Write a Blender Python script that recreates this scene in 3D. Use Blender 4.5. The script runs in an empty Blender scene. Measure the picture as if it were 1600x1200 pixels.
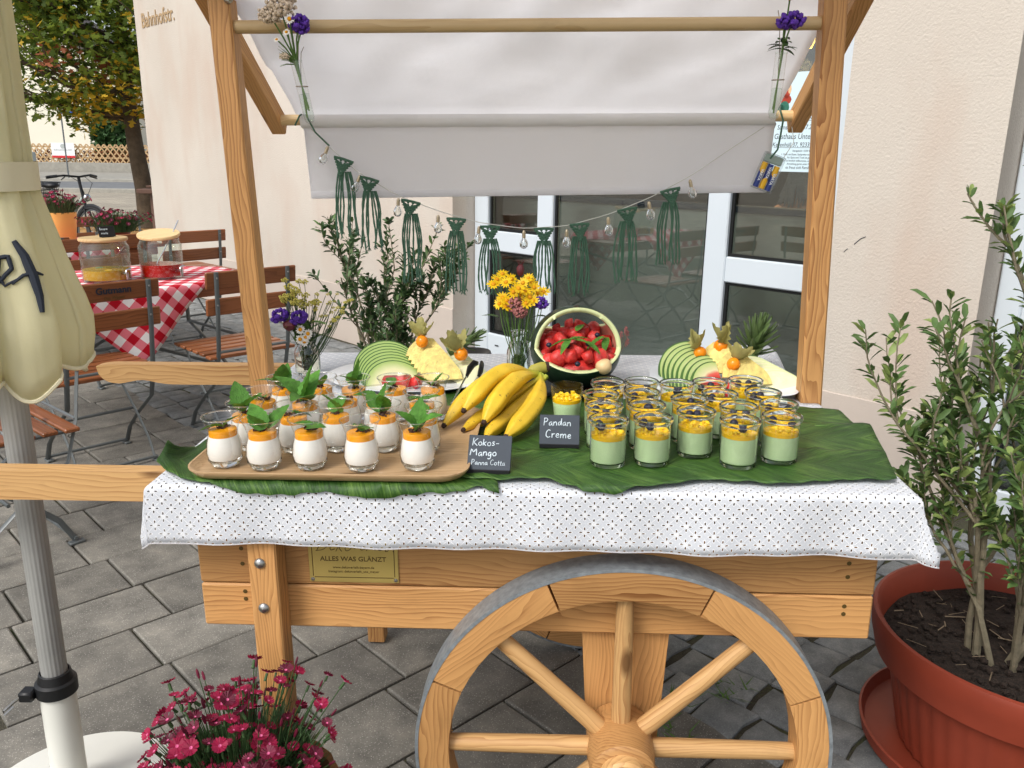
import bpy, bmesh, math, random
from mathutils import Matrix, Vector, noise
R = math.radians
scene = bpy.context.scene
col = scene.collection
rnd = random.Random(7)

# ---------------------------------------------------------------- camera
cd = bpy.data.cameras.new('camera'); cam = bpy.data.objects.new('camera', cd); col.objects.link(cam)
cd.sensor_width = 36.0; cd.lens = 29.25; cd.clip_start = 0.05; cd.clip_end = 900
cam.matrix_world = Matrix(((0.9999, -0.0138, 0.0, 0.0), (0.0037, 0.2665, -0.9638, 0.0), (0.0133, 0.9637, 0.2666, 1.42), (0, 0, 0, 1)))
scene.camera = cam
# ---------------------------------------------------------------- sky and sun
SUN_EL, SUN_AZ = 46.0, 220.0      # soft, high light from the open square, left behind the camera
w = bpy.data.worlds.new('World'); scene.world = w; w.use_nodes = True
nt = w.node_tree; nt.nodes.clear()
sky = nt.nodes.new('ShaderNodeTexSky'); sky.sky_type = 'NISHITA'; sky.sun_disc = False
sky.sun_elevation = R(SUN_EL); sky.sun_rotation = R(SUN_AZ); sky.dust_density = 3.0; sky.air_density = 1.0
hs = nt.nodes.new('ShaderNodeHueSaturation'); hs.inputs['Saturation'].default_value = 0.40
bg = nt.nodes.new('ShaderNodeBackground'); bg.inputs[1].default_value = 0.12
ow = nt.nodes.new('ShaderNodeOutputWorld')
nt.links.new(sky.outputs[0], hs.inputs['Color']); nt.links.new(hs.outputs[0], bg.inputs[0]); nt.links.new(bg.outputs[0], ow.inputs[0])
sd = bpy.data.lights.new('sun', 'SUN'); sd.energy = 1.35; sd.angle = R(24); sd.color = (1.0, 0.965, 0.91)
so = bpy.data.objects.new('sun', sd); col.objects.link(so)
a, el = R(SUN_AZ), R(SUN_EL)
sdir = Vector((math.sin(a) * math.cos(el), math.cos(a) * math.cos(el), math.sin(el)))
so.rotation_euler = sdir.to_track_quat('Z', 'Y').to_euler()
vs = scene.view_settings
vs.view_transform = 'Standard'; vs.look = 'None'; vs.exposure = 0.66; vs.gamma = 1.0; vs.use_curve_mapping = False
scene.render.engine = 'CYCLES'
cy = scene.cycles
cy.use_denoising = True; cy.max_bounces = 32; cy.transparent_max_bounces = 48; cy.transmission_bounces = 30
cy.glossy_bounces = 4; cy.diffuse_bounces = 3; cy.caustics_reflective = False; cy.sample_clamp_indirect = 6.0

# ---------------------------------------------------------------- materials
def lin(c):
    return tuple(((x / 255) / 12.92 if x / 255 <= 0.04045 else ((x / 255 + 0.055) / 1.055) ** 2.4) for x in c)
class NT:
    def __init__(s, name):
        s.m = bpy.data.materials.new(name); s.m.use_nodes = True; s.t = s.m.node_tree
        s.b = s.t.nodes['Principled BSDF']; s.o = s.t.nodes['Material Output']
    def n(s, t, **k):
        x = s.t.nodes.new(t)
        for a, v in k.items(): setattr(x, a, v)
        return x
    def l(s, a, b): s.t.links.new(a, b)
    def math(s, op, a, b=None, c=None):
        x = s.n('ShaderNodeMath', operation=op)
        for i, v in enumerate((a, b, c)):
            if v is None: continue
            if isinstance(v, (int, float)): x.inputs[i].default_value = v
            else: s.l(v, x.inputs[i])
        return x.outputs[0]
    def ramp(s, fac, stops):
        x = s.n('ShaderNodeValToRGB'); e = x.color_ramp.elements
        while len(e) < len(stops): e.new(0.5)
        for i, (p, c) in enumerate(stops):
            e[i].position = p; e[i].color = (*c, 1)
        s.l(fac, x.inputs[0]); return x.outputs[0]
    def noise(s, vec, scale, detail=4, rough=0.55):
        x = s.n('ShaderNodeTexNoise'); x.inputs['Scale'].default_value = scale; x.inputs['Detail'].default_value = detail
        x.inputs['Roughness'].default_value = rough
        if vec is not None: s.l(vec, x.inputs['Vector'])
        return x.outputs[0]
    def bump(s, h, strength, dist=0.002):
        x = s.n('ShaderNodeBump'); x.inputs['Strength'].default_value = strength; x.inputs['Distance'].default_value = dist
        s.l(h, x.inputs['Height']); s.l(x.outputs[0], s.b.inputs['Normal'])
    def objco(s, rand=True):
        tc = s.n('ShaderNodeTexCoord'); v = tc.outputs['Object']
        if rand:
            oi = s.n('ShaderNodeObjectInfo'); mu = s.math('MULTIPLY', oi.outputs['Random'], 37.0)
            va = s.n('ShaderNodeVectorMath', operation='ADD'); s.l(v, va.inputs[0]); s.l(mu, va.inputs[1]); v = va.outputs[0]
        return v
    def mapv(s, v, sc, loc=(0, 0, 0)):
        m = s.n('ShaderNodeMapping'); m.inputs['Scale'].default_value = sc; m.inputs['Location'].default_value = loc
        s.l(v, m.inputs['Vector']); return m.outputs[0]
def mat(name, c, rough=0.6, var=0.12, scale=14.0, bump=0.0, bdist=0.002, spec=0.4, metal=0.0, coat=0.0, trans=0.0, objvar=0.0, bscale=None):
    k = NT(name); c = lin(c)
    k.b.inputs['Roughness'].default_value = rough; k.b.inputs['Metallic'].default_value = metal
    k.b.inputs['Specular IOR Level'].default_value = spec; k.b.inputs['Coat Weight'].default_value = coat
    v = k.objco()
    n = k.noise(v, scale, 5)
    colo = k.ramp(n, [(0.25, tuple(x * (1 - var) for x in c)), (0.75, tuple(min(1, x * (1 + var)) for x in c))])
    if objvar:
        h = k.n('ShaderNodeHueSaturation'); oi = k.n('ShaderNodeObjectInfo')
        val = k.math('MULTIPLY_ADD', oi.outputs['Random'], objvar * 2, 1 - objvar)
        k.l(val, h.inputs['Value']); k.l(colo, h.inputs['Color']); colo = h.outputs[0]
    k.l(colo, k.b.inputs['Base Color'])
    if bump: k.bump(k.noise(v, bscale or scale * 4, 4), bump, bdist)
    if trans:
        d = k.n('ShaderNodeBsdfTranslucent'); k.l(colo, d.inputs['Color'])
        mx = k.n('ShaderNodeMixShader'); mx.inputs[0].default_value = trans
        k.l(k.b.outputs[0], mx.inputs[1]); k.l(d.outputs[0], mx.inputs[2]); k.l(mx.outputs[0], k.o.inputs[0])
    return k.m
def wood(name, light, dark, rough=0.5, rings=42.0, coat=0.0, knots=True):
    """grain runs along the piece's own X axis"""
    k = NT(name); light = lin(light); dark = lin(dark); v = k.objco()
    warp = k.n('ShaderNodeTexNoise'); warp.inputs['Scale'].default_value = 1.0; warp.inputs['Detail'].default_value = 3
    k.l(k.mapv(v, (2.2, 9, 9)), warp.inputs['Vector'])
    sub = k.n('ShaderNodeVectorMath', operation='MULTIPLY_ADD'); k.l(warp.outputs['Color'], sub.inputs[0])
    sub.inputs[1].default_value = (0, 0.095, 0.095); k.l(v, sub.inputs[2])
    wv = k.n('ShaderNodeTexWave', wave_type='RINGS', rings_direction='X', wave_profile='SAW'); wv.inputs['Scale'].default_value = rings
    wv.inputs['Distortion'].default_value = 0.6; wv.inputs['Detail'].default_value = 2; wv.inputs['Detail Scale'].default_value = 0.6
    k.l(sub.outputs[0], wv.inputs['Vector'])
    fine = k.noise(k.mapv(v, (4, 160, 160)), 1.0, 6, 0.65)
    big = k.noise(k.mapv(v, (1.1, 5, 5)), 1.0, 3)
    big2 = k.noise(k.mapv(v, (0.9, 16, 16)), 1.0, 4, 0.6)
    f = k.math('MULTIPLY_ADD', k.math('MULTIPLY', wv.outputs['Fac'], k.math('MULTIPLY_ADD', big2, 1.7, 0.05)), 0.40, k.math('MULTIPLY', fine, 0.50))
    f = k.math('MULTIPLY_ADD', big, 0.35, f)
    f = k.math('SUBTRACT', f, 0.12)
    mid = tuple((a * 0.72 + b * 0.28) for a, b in zip(light, dark))
    c = k.ramp(f, [(0.12, light), (0.5, mid), (0.85, dark)])
    vo = k.n('ShaderNodeTexVoronoi'); vo.inputs['Scale'].default_value = 1.0; k.l(k.mapv(v, (3.2, 8.5, 8.5)), vo.inputs['Vector'])
    kn = k.ramp(vo.outputs['Distance'], [(0.05, (0.85, 0.85, 0.85)), (0.115, (0, 0, 0))])
    km = k.n('ShaderNodeMix', data_type='RGBA'); k.l(kn, km.inputs[0]); k.l(c, km.inputs[6]); km.inputs[7].default_value = (*[x * .42 for x in dark], 1); c = km.outputs[2]
    gr = k.noise(k.mapv(v, (6, 14, 14)), 1.0, 5, 0.7)
    gm = k.n('ShaderNodeMix', data_type='RGBA'); k.l(k.ramp(gr, [(0.56, (0, 0, 0)), (0.78, (0.45, 0.45, 0.45))]), gm.inputs[0]); k.l(c, gm.inputs[6]); gm.inputs[7].default_value = (*[x * .55 for x in mid], 1); c = gm.outputs[2]
    h = k.n('ShaderNodeHueSaturation'); oi = k.n('ShaderNodeObjectInfo')
    k.l(k.math('MULTIPLY_ADD', oi.outputs['Random'], 0.36, 0.80), h.inputs['Value']); k.l(c, h.inputs['Color'])
    k.l(h.outputs[0], k.b.inputs['Base Color'])
    k.b.inputs['Roughness'].default_value = rough; k.b.inputs['Specular IOR Level'].default_value = 0.35; k.b.inputs['Coat Weight'].default_value = coat
    k.bump(fine, 0.12, 0.001)
    return k.m
def glass(name, tint=(0.97, 0.985, 0.975), ior=1.5, rough=0.0, dens=0.0):
    """clear wall of glass: passes light, mirrors by Fresnel"""
    k = NT(name); tr = k.n('ShaderNodeBsdfTransparent'); tr.inputs[0].default_value = (*tint, 1)
    gl = k.n('ShaderNodeBsdfGlossy'); gl.inputs['Roughness'].default_value = rough
    ge = k.n('ShaderNodeNewGeometry'); dt = k.n('ShaderNodeVectorMath', operation='DOT_PRODUCT'); k.l(ge.outputs['Incoming'], dt.inputs[0]); k.l(ge.outputs['Normal'], dt.inputs[1])
    f0 = ((ior - 1) / (ior + 1)) ** 2
    sch = k.math('MULTIPLY_ADD', k.math('POWER', k.math('SUBTRACT', 1.0, k.math('ABSOLUTE', dt.outputs['Value'])), 5.0), 1 - f0, f0)   # Schlick, same from both sides
    mx = k.n('ShaderNodeMixShader'); k.l(sch, mx.inputs[0]); k.l(tr.outputs[0], mx.inputs[1]); k.l(gl.outputs[0], mx.inputs[2])
    k.l(mx.outputs[0], k.o.inputs[0]); k.t.nodes.remove(k.b); return k.m
def solid_glass(name, tint=(0.985, 0.995, 0.99)):
    k = NT(name); g = k.n('ShaderNodeBsdfGlass'); g.inputs['Color'].default_value = (*tint, 1); g.inputs['IOR'].default_value = 1.45
    k.l(g.outputs[0], k.o.inputs[0]); k.t.nodes.remove(k.b); return k.m
def eyelet(name):
    """white broderie cloth; small real cut-outs in flower groups; UV in metres"""
    k = NT(name); tc = k.n('ShaderNodeTexCoord'); sep = k.n('ShaderNodeSeparateXYZ'); k.l(tc.outputs['UV'], sep.inputs[0])
    P = 0.030
    def lattice(ox, oy):
        o = []
        for s_, off in ((sep.outputs[0], ox), (sep.outputs[1], oy)):
            f = k.math('FRACT', k.math('ADD', k.math('DIVIDE', s_, P), 100.0 + off))
            o.append(k.math('MULTIPLY', k.math('SUBTRACT', f, 0.5), P))
        ax, ay = k.math('ABSOLUTE', o[0]), k.math('ABSOLUTE', o[1])
        mx, mn = k.math('MAXIMUM', ax, ay), k.math('MINIMUM', ax, ay)
        e1 = k.math('DIVIDE', k.math('SUBTRACT', mx, 0.0062), 0.0025); e2 = k.math('DIVIDE', mn, 0.00135)
        pet = k.math('ADD', k.math('MULTIPLY', e1, e1), k.math('MULTIPLY', e2, e2))
        rr = k.math('SQRT', k.math('ADD', k.math('MULTIPLY', ax, ax), k.math('MULTIPLY', ay, ay)))
        dia = k.math('ABSOLUTE', k.math('SUBTRACT', ax, ay))
        return pet, rr, dia
    p1, r1, d1 = lattice(0.0, 0.0); p2, r2, d2 = lattice(0.5, 0.5)
    pm = k.math('MINIMUM', p1, p2)
    hole = k.math('LESS_THAN', pm, 1.0)
    rim = k.math('LESS_THAN', pm, 3.2)
    vein = k.math('LESS_THAN', d1, 0.0009)
    dot = k.math('LESS_THAN', k.math('ABSOLUTE', k.math('SUBTRACT', k.math('MINIMUM', r1, r2), 0.0020)), 0.0007)
    h = k.math('MAXIMUM', k.math('MAXIMUM', rim, vein), dot)
    k.b.inputs['Roughness'].default_value = 0.85; k.b.inputs['Specular IOR Level'].default_value = 0.15
    v = k.objco(False)
    c = k.ramp(h, [(0.0, (0.59, 0.615, 0.66)), (1.0, (0.76, 0.775, 0.80))]); k.l(c, k.b.inputs['Base Color'])
    hh = k.math('ADD', h, k.math('MULTIPLY', k.noise(v, 900, 2), 0.6)); k.bump(hh, 0.5, 0.0012)
    tr = k.n('ShaderNodeBsdfTransparent'); mx = k.n('ShaderNodeMixShader'); k.l(hole, mx.inputs[0])
    k.l(k.b.outputs[0], mx.inputs[1]); k.l(tr.outputs[0], mx.inputs[2]); k.l(mx.outputs[0], k.o.inputs[0])
    return k.m
def gingham(name, period=0.088):
    k = NT(name); tc = k.n('ShaderNodeTexCoord'); sep = k.n('ShaderNodeSeparateXYZ'); k.l(tc.outputs['UV'], sep.inputs[0])
    st = []
    for s_ in (sep.outputs[0], sep.outputs[1]):
        f = k.math('FRACT', k.math('ADD', k.math('DIVIDE', s_, period), 50.0)); st.append(k.math('LESS_THAN', f, 0.5))
    f = k.math('MULTIPLY', k.math('ADD', st[0], st[1]), 0.5)
    c = k.ramp(f, [(0.0, (0.82, 0.80, 0.80)), (0.5, lin((222, 120, 132))), (1.0, lin((178, 12, 34)))])
    k.l(c, k.b.inputs['Base Color']); k.b.inputs['Roughness'].default_value = 0.8; k.b.inputs['Specular IOR Level'].default_value = 0.2
    return k.m
def banana_leaf_mat(name):
    k = NT(name); tc = k.n('ShaderNodeTexCoord'); uv = tc.outputs['UV']; sep = k.n('ShaderNodeSeparateXYZ'); k.l(uv, sep.inputs[0])
    # side veins run at a slant away from the midrib (v = 0)
    vv = k.math('ABSOLUTE', sep.outputs[1])
    t = k.math('SUBTRACT', sep.outputs[0], k.math('MULTIPLY', vv, 0.55))
    w1 = k.noise(None, 1.0, 4)
    cmb = k.n('ShaderNodeCombineXYZ'); k.l(t, cmb.inputs[0]); k.l(k.math('MULTIPLY', vv, 0.06), cmb.inputs[1])
    fine = k.noise(cmb.outputs[0], 150.0, 4, 0.75); wide = k.noise(cmb.outputs[0], 26.0, 3, 0.5)
    blot = k.noise(k.objco(), 9.0, 4)
    f = k.math('ADD', k.math('MULTIPLY', fine, 0.62), k.math('ADD', k.math('MULTIPLY', wide, 0.28), k.math('MULTIPLY', blot, 0.22)))
    c = k.ramp(f, [(0.38, lin((22, 46, 18))), (0.54, lin((46, 82, 28))), (0.74, lin((104, 138, 62)))])
    k.l(c, k.b.inputs['Base Color']); k.b.inputs['Roughness'].default_value = 0.46; k.b.inputs['Specular IOR Level'].default_value = 0.4
    k.bump(k.math('ADD', fine, k.math('MULTIPLY', wide, 1.5)), 0.7, 0.004)
    return k.m
def stone(name, stops, scale=6.0, speck=0.0, bump=0.4, rough=0.85, objvar=0.1):
    k = NT(name); v = k.objco()
    n = k.noise(v, scale, 6, 0.65); g = k.noise(v, 240, 2, 0.5)
    f = k.math('ADD', k.math('MULTIPLY', n, 0.75), k.math('MULTIPLY', g, 0.25))
    c = k.ramp(f, stops)
    if speck:
        vo = k.n('ShaderNodeTexVoronoi'); vo.inputs['Scale'].default_value = 150; k.l(v, vo.inputs['Vector'])
        sp = k.math('MULTIPLY', k.math('LESS_THAN', vo.outputs['Distance'], 0.2), speck)
        mixn = k.n('ShaderNodeMix', data_type='RGBA'); k.l(sp, mixn.inputs[0]); k.l(c, mixn.inputs[6]); mixn.inputs[7].default_value = (0.55, 0.53, 0.48, 1); c = mixn.outputs[2]
    h = k.n('ShaderNodeHueSaturation'); oi = k.n('ShaderNodeObjectInfo')
    k.l(k.math('MULTIPLY_ADD', oi.outputs['Random'], objvar * 2, 1 - objvar), h.inputs['Value']); k.l(c, h.inputs['Color'])
    k.l(h.outputs[0], k.b.inputs['Base Color']); k.b.inputs['Roughness'].default_value = rough; k.b.inputs['Specular IOR Level'].default_value = 0.3
    k.bump(f, bump, 0.006); return k.m
def emit(name, c, s):
    k = NT(name); k.b.inputs['Emission Color'].default_value = (*lin(c), 1); k.b.inputs['Emission Strength'].default_value = s
    k.b.inputs['Base Color'].default_value = (*lin(c), 1); return k.m
M = {}
M['larch'] = wood('larch_wood', (208, 158, 100), (134, 84, 44), 0.5, rings=50)
M['pine'] = wood('pine_wood', (206, 166, 112), (146, 98, 56), 0.5, rings=44)
M['rodwood'] = wood('rod_wood', (216, 188, 142), (186, 154, 106), 0.45, rings=22)
M['tray'] = wood('tray_wood', (212, 180, 138), (166, 126, 84), 0.4, rings=60)
M['chairwood'] = wood('chair_wood', (150, 92, 56), (98, 54, 30), 0.38, rings=26, coat=0.2)
M['lidwood'] = wood('bamboo_lid', (228, 200, 150), (200, 164, 108), 0.45, rings=14)
M['steel'] = mat('galvanised_steel', (128, 132, 134), 0.45, 0.18, 30, metal=0.75)
M['tyre'] = mat('zinc_tyre', (138, 145, 150), 0.5, 0.3, 70, bump=0.25, metal=0.35)
M['chairsteel'] = mat('painted_steel', (100, 105, 106), 0.4, 0.12, 20, metal=0.15)
M['bolt'] = mat('bolt_steel', (170, 170, 168), 0.3, 0.1, metal=0.9)
M['brass'] = mat('brass', (190, 168, 98), 0.38, 0.1, 8, metal=0.4)
M['engrave'] = mat('engraving', (84, 66, 26), 0.6, 0.1)
M['cotton'] = mat('white_cotton', (246, 246, 248), 0.9, 0.02, 6, bump=0.3, bdist=0.002, spec=0.1, trans=0.72, bscale=45)
M['eyelet'] = eyelet('eyelet_cloth')
M['gingham'] = gingham('gingham_cloth')
M['bleaf'] = banana_leaf_mat('banana_leaf')
M['midrib'] = mat('leaf_midrib', (120, 148, 72), 0.5, 0.1)
M['glass'] = glass('clear_glass'); M['jarglass'] = glass('jar_glass', (0.94, 0.975, 0.955), 1.6)
M['footglass'] = solid_glass('thick_glass')
M['water'] = glass('water', (0.93, 0.96, 0.94), 1.33)
M['panna'] = mat('panna_cotta', (240, 238, 232), 0.4, 0.02, 20, spec=0.4)
M['mango'] = mat('mango_puree', (246, 160, 20), 0.22, 0.12, 40, bump=0.2)
M['crumb'] = mat('chocolate_crumble', (66, 36, 28), 0.75, 0.3, 200)
M['mint'] = mat('mint_leaf', (84, 138, 50), 0.5, 0.35, 160, bump=0.9, bdist=0.003, trans=0.25, objvar=0.22)
M['pandan'] = mat('pandan_cream', (204, 228, 176), 0.45, 0.04, 30)
M['mangobit'] = mat('mango_cubes', (250, 204, 38), 0.2, 0.14, 60, objvar=0.12)
M['mangogel'] = mat('mango_gel', (248, 194, 24), 0.15, 0.1, 30)
M['blueberry'] = mat('blueberry', (34, 34, 52), 0.45, 0.25, 60)
M['banana'] = None
M['bananastem'] = mat('banana_stem', (158, 150, 62), 0.6, 0.2, 40)
M['bananatip'] = mat('banana_tip', (60, 42, 34), 0.8, 0.3, 200)
M['slate'] = mat('slate_board', (52, 60, 70), 0.6, 0.1, 30, objvar=0.05)
M['slateedge'] = mat('slate_edge', (20, 20, 24), 0.6, 0.1)
M['chalk'] = mat('chalk', (206, 218, 226), 0.9, 0.08)
M['porcelain'] = mat('porcelain', (226, 230, 236), 0.2, 0.02, spec=0.5)
M['blackplate'] = mat('black_plate', (22, 22, 24), 0.25, 0.1)
M['rind'] = mat('melon_rind', (24, 44, 28), 0.3, 0.35, 16)
M['rindlight'] = mat('melon_rind_light', (72, 110, 52), 0.4, 0.25, 20)
M['rindpale'] = mat('melon_pale', (206, 214, 160), 0.45, 0.1, 20)
M['melonred'] = mat('melon_flesh', (196, 52, 48), 0.3, 0.3, 60, bump=0.8, objvar=0.2)
M['melonpink'] = mat('melon_pink', (226, 150, 128), 0.35, 0.15, 40)
M['honeydew'] = mat('honeydew_flesh', (222, 220, 180), 0.35, 0.14, 50, bump=0.5, objvar=0.12)
M['pineapple'] = mat('pineapple_flesh', (236, 212, 128), 0.35, 0.28, 70, bump=0.9, bdist=0.003, objvar=0.12)
M['pineleaf'] = mat('pineapple_leaf', (86, 108, 62), 0.5, 0.25, 20, objvar=0.15)
M['physalis'] = mat('physalis_berry', (242, 142, 24), 0.2, 0.1, 20)
M['husk'] = mat('physalis_husk', (172, 166, 104), 0.7, 0.2, 60, trans=0.3, objvar=0.12)
M['lychee'] = mat('pale_fruit', (214, 186, 138), 0.4, 0.1, 20)
M['macrame'] = mat('green_cord', (72, 106, 86), 0.9, 0.2, 400, bump=0.6, bdist=0.002, objvar=0.08)
M['wire'] = mat('clear_wire', (206, 206, 198), 0.3, 0.05)
M['bulbcap'] = mat('bulb_cap', (190, 176, 150), 0.3, 0.1, metal=0.8)
M['batblue'] = mat('battery_blue', (40, 60, 132), 0.35, 0.05); M['batyel'] = mat('battery_yellow', (236, 182, 36), 0.35, 0.05)
M['clearplastic'] = glass('clear_plastic', (0.93, 0.94, 0.94), 1.45, 0.05)
M['greyplastic'] = mat('grey_plastic', (150, 168, 160), 0.4, 0.05)
M['white'] = mat('white_print', (236, 238, 240), 0.6, 0.02)
M['black'] = mat('black_plastic', (26, 27, 29), 0.45, 0.15)
M['rubber'] = mat('black_rubber', (34, 34, 36), 0.7, 0.15)
M['stem'] = mat('green_stem', (84, 116, 52), 0.6, 0.2, 60)
M['stemdark'] = mat('dark_stem', (60, 84, 46), 0.65, 0.2, 60)
M['yellowpet'] = mat('yellow_petal', (244, 204, 22), 0.5, 0.12, 40, trans=0.25, objvar=0.08)
M['yellowcen'] = mat('flower_centre', (214, 148, 16), 0.8, 0.2, 300)
M['whitepet'] = mat('white_petal', (240, 238, 230), 0.6, 0.05, trans=0.25)
M['purple'] = mat('statice_purple', (84, 44, 150), 0.7, 0.25, 120)
M['dustypink'] = mat('yarrow_pink', (168, 108, 104), 0.8, 0.25, 200)
M['cream'] = mat('yarrow_cream', (212, 194, 172), 0.85, 0.15, 250)
M['umbel'] = mat('umbel_yellow', (196, 186, 92), 0.8, 0.2, 200)
M['nigella'] = mat('seed_head', (92, 34, 42), 0.6, 0.3, 80)
M['orangepet'] = mat('orange_petal', (232, 112, 22), 0.6, 0.15, 60)
M['dianthus'] = mat('dianthus_petal', (146, 16, 60), 0.6, 0.25, 60, trans=0.2, objvar=0.22)
M['dianthusd'] = mat('dianthus_dark', (92, 10, 40), 0.6, 0.3, 60, objvar=0.2)
M['dianthusw'] = mat('dianthus_eye', (206, 96, 140), 0.6, 0.1)
M['dianleaf'] = mat('dianthus_leaf', (64, 92, 52), 0.6, 0.3, 30, trans=0.15)
M['wicker'] = mat('wicker', (128, 92, 56), 0.8, 0.3, 80, bump=0.6)
M['terra'] = mat('terracotta_plastic', (136, 58, 40), 0.5, 0.2, 5, bump=0.12, spec=0.35)
M['soil'] = mat('soil', (46, 36, 30), 0.95, 0.5, 60, bump=1.0, bdist=0.02, bscale=90)
M['straw'] = mat('dry_twig', (128, 112, 92), 0.8, 0.2, 60)
M['bark'] = mat('olive_bark', (124, 116, 96), 0.85, 0.25, 60, bump=0.6, bdist=0.004)
M['oliveleaf'] = mat('olive_leaf', (90, 118, 66), 0.5, 0.3, 40, trans=0.2)
M['oliveleafl'] = mat('olive_leaf_light', (146, 166, 96), 0.5, 0.25, 40, trans=0.25)
M['bushleaf'] = mat('bush_leaf', (72, 98, 62), 0.5, 0.3, 40, trans=0.15)
M['plaster'] = None
M['plinth'] = mat('plinth_plaster', (193, 181, 170), 0.9, 0.06, 3, bump=0.35, bdist=0.004, bscale=120)
M['upvc'] = mat('white_frame', (204, 213, 220), 0.35, 0.02, 3, spec=0.45)
M['gasket'] = mat('black_gasket', (18, 20, 21), 0.5, 0.1)
M['pane'] = glass('window_glass', (0.72, 0.76, 0.75), 2.2)
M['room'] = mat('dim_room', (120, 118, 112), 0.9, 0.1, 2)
M['bench'] = mat('grey_bench', (170, 172, 164), 0.7, 0.1, 3)
M['benchcap'] = mat('blue_grey_cap', (56, 66, 80), 0.6, 0.1)
M['lettering'] = mat('beige_paint', (172, 146, 112), 0.9, 0.04)
M['poster'] = mat('paper', (206, 226, 234), 0.7, 0.02, 3)
M['ink'] = mat('ink', (40, 46, 58), 0.8, 0.05)
M['inkred'] = mat('red_ink', (164, 60, 44), 0.8, 0.2, 90); M['inkgreen'] = mat('green_ink', (52, 110, 92), 0.8, 0.2, 90)
M['inkskin'] = mat('skin_ink', (222, 180, 140), 0.8, 0.1)
M['canvas'] = mat('cream_canvas', (244, 240, 210), 0.85, 0.05, 5, bump=0.35, bdist=0.006, bscale=26, trans=0.55)
M['canvashem'] = mat('canvas_hem', (224, 216, 184), 0.85, 0.05, 5)
M['alu'] = mat('aluminium', (156, 156, 153), 0.38, 0.1, 10, metal=0.1)
M['whitepaint'] = mat('white_paint', (222, 222, 214), 0.4, 0.04, 6)
M['yellowpot'] = mat('yellow_pot', (228, 172, 92), 0.55, 0.06, 8)
M['lemonade'] = mat('lemonade', (196, 156, 40), 0.15, 0.2, 14); M['punch'] = mat('red_punch', (186, 22, 18), 0.12, 0.2, 14)
M['tap'] = mat('chrome_tap', (196, 198, 200), 0.15, 0.05, metal=1.0)
M['treebark'] = mat('maple_bark', (86, 74, 60), 0.9, 0.35, 9, bump=0.8, bdist=0.02)
M['mleaf'] = mat('maple_leaf_green', (132, 150, 62), 0.55, 0.3, 3, trans=0.5)
M['mleafd'] = mat('maple_leaf_dark', (92, 114, 48), 0.55, 0.3, 3, trans=0.45)
M['mleafy'] = mat('maple_leaf_gold', (212, 178, 58), 0.55, 0.25, 3, trans=0.5)
M['mleafr'] = mat('maple_leaf_rust', (160, 96, 66), 0.6, 0.25, 3, trans=0.35)
M['housewall'] = mat('house_render', (232, 228, 212), 0.9, 0.04, 0.6)
M['rooftile'] = mat('roof_tile', (88, 82, 80), 0.8, 0.15, 2)
M['fencewood'] = mat('fence_wood', (186, 156, 116), 0.8, 0.15, 4, objvar=0.12)
M['hedge'] = mat('hedge_leaf', (140, 88, 52), 0.8, 0.3, 4); M['shrub'] = mat('shrub_leaf', (52, 84, 40), 0.7, 0.35, 4)
M['cabinet'] = mat('cabinet_grey', (176, 182, 180), 0.6, 0.05)
M['bluesign'] = mat('blue_sign', (40, 84, 168), 0.5, 0.03); M['redprint'] = mat('red_print', (200, 44, 52), 0.6, 0.05)
M['asphalt'] = stone('asphalt', [(0.3, lin((104, 106, 108))), (0.7, lin((128, 130, 131)))], 2.0, 0, 0.2, objvar=0)
M['kerb'] = stone('kerb_stone', [(0.3, lin((140, 138, 130))), (0.7, lin((170, 166, 156)))], 4.0)
M['brownmetal'] = mat('brown_post', (98, 72, 60), 0.6, 0.1)
M['bikeblack'] = mat('bike_black', (28, 30, 34), 0.4, 0.1); M['bikewhite'] = mat('bike_white', (206, 216, 212), 0.35, 0.04)
M['basket'] = mat('wire_basket', (44, 44, 44), 0.6, 0.1)
M['fallen'] = mat('fallen_leaf', (186, 142, 84), 0.8, 0.25, 6)
M['paver'] = stone('concrete_paver', [(0.30, lin((90, 88, 83))), (0.52, lin((122, 119, 112))), (0.75, lin((152, 147, 136)))], 9.0, 0.55, 0.45, objvar=0.19)
M['granite'] = stone('granite_sett', [(0.28, lin((92, 95, 97))), (0.5, lin((126, 129, 129))), (0.78, lin((168, 169, 166)))], 12.0, 0.25, 0.8, objvar=0.2)
M['whitegranite'] = stone('pale_sett', [(0.28, lin((96, 98, 100))), (0.5, lin((160, 162, 162))), (0.78, lin((206, 208, 206)))], 14.0, 0.3, 0.8, objvar=0.12)
M['lamp'] = emit('lamp_shade', (255, 190, 84), 3.0)
M['skin'] = mat('skin', (206, 160, 136), 0.55, 0.05); M['redtop'] = mat('red_fabric', (190, 40, 62), 0.8, 0.1)
M['greyhair'] = mat('grey_hair', (128, 132, 136), 0.6, 0.4, 120, bump=0.8); M['trouser'] = mat('dark_fabric', (40, 42, 52), 0.9, 0.1)

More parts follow.
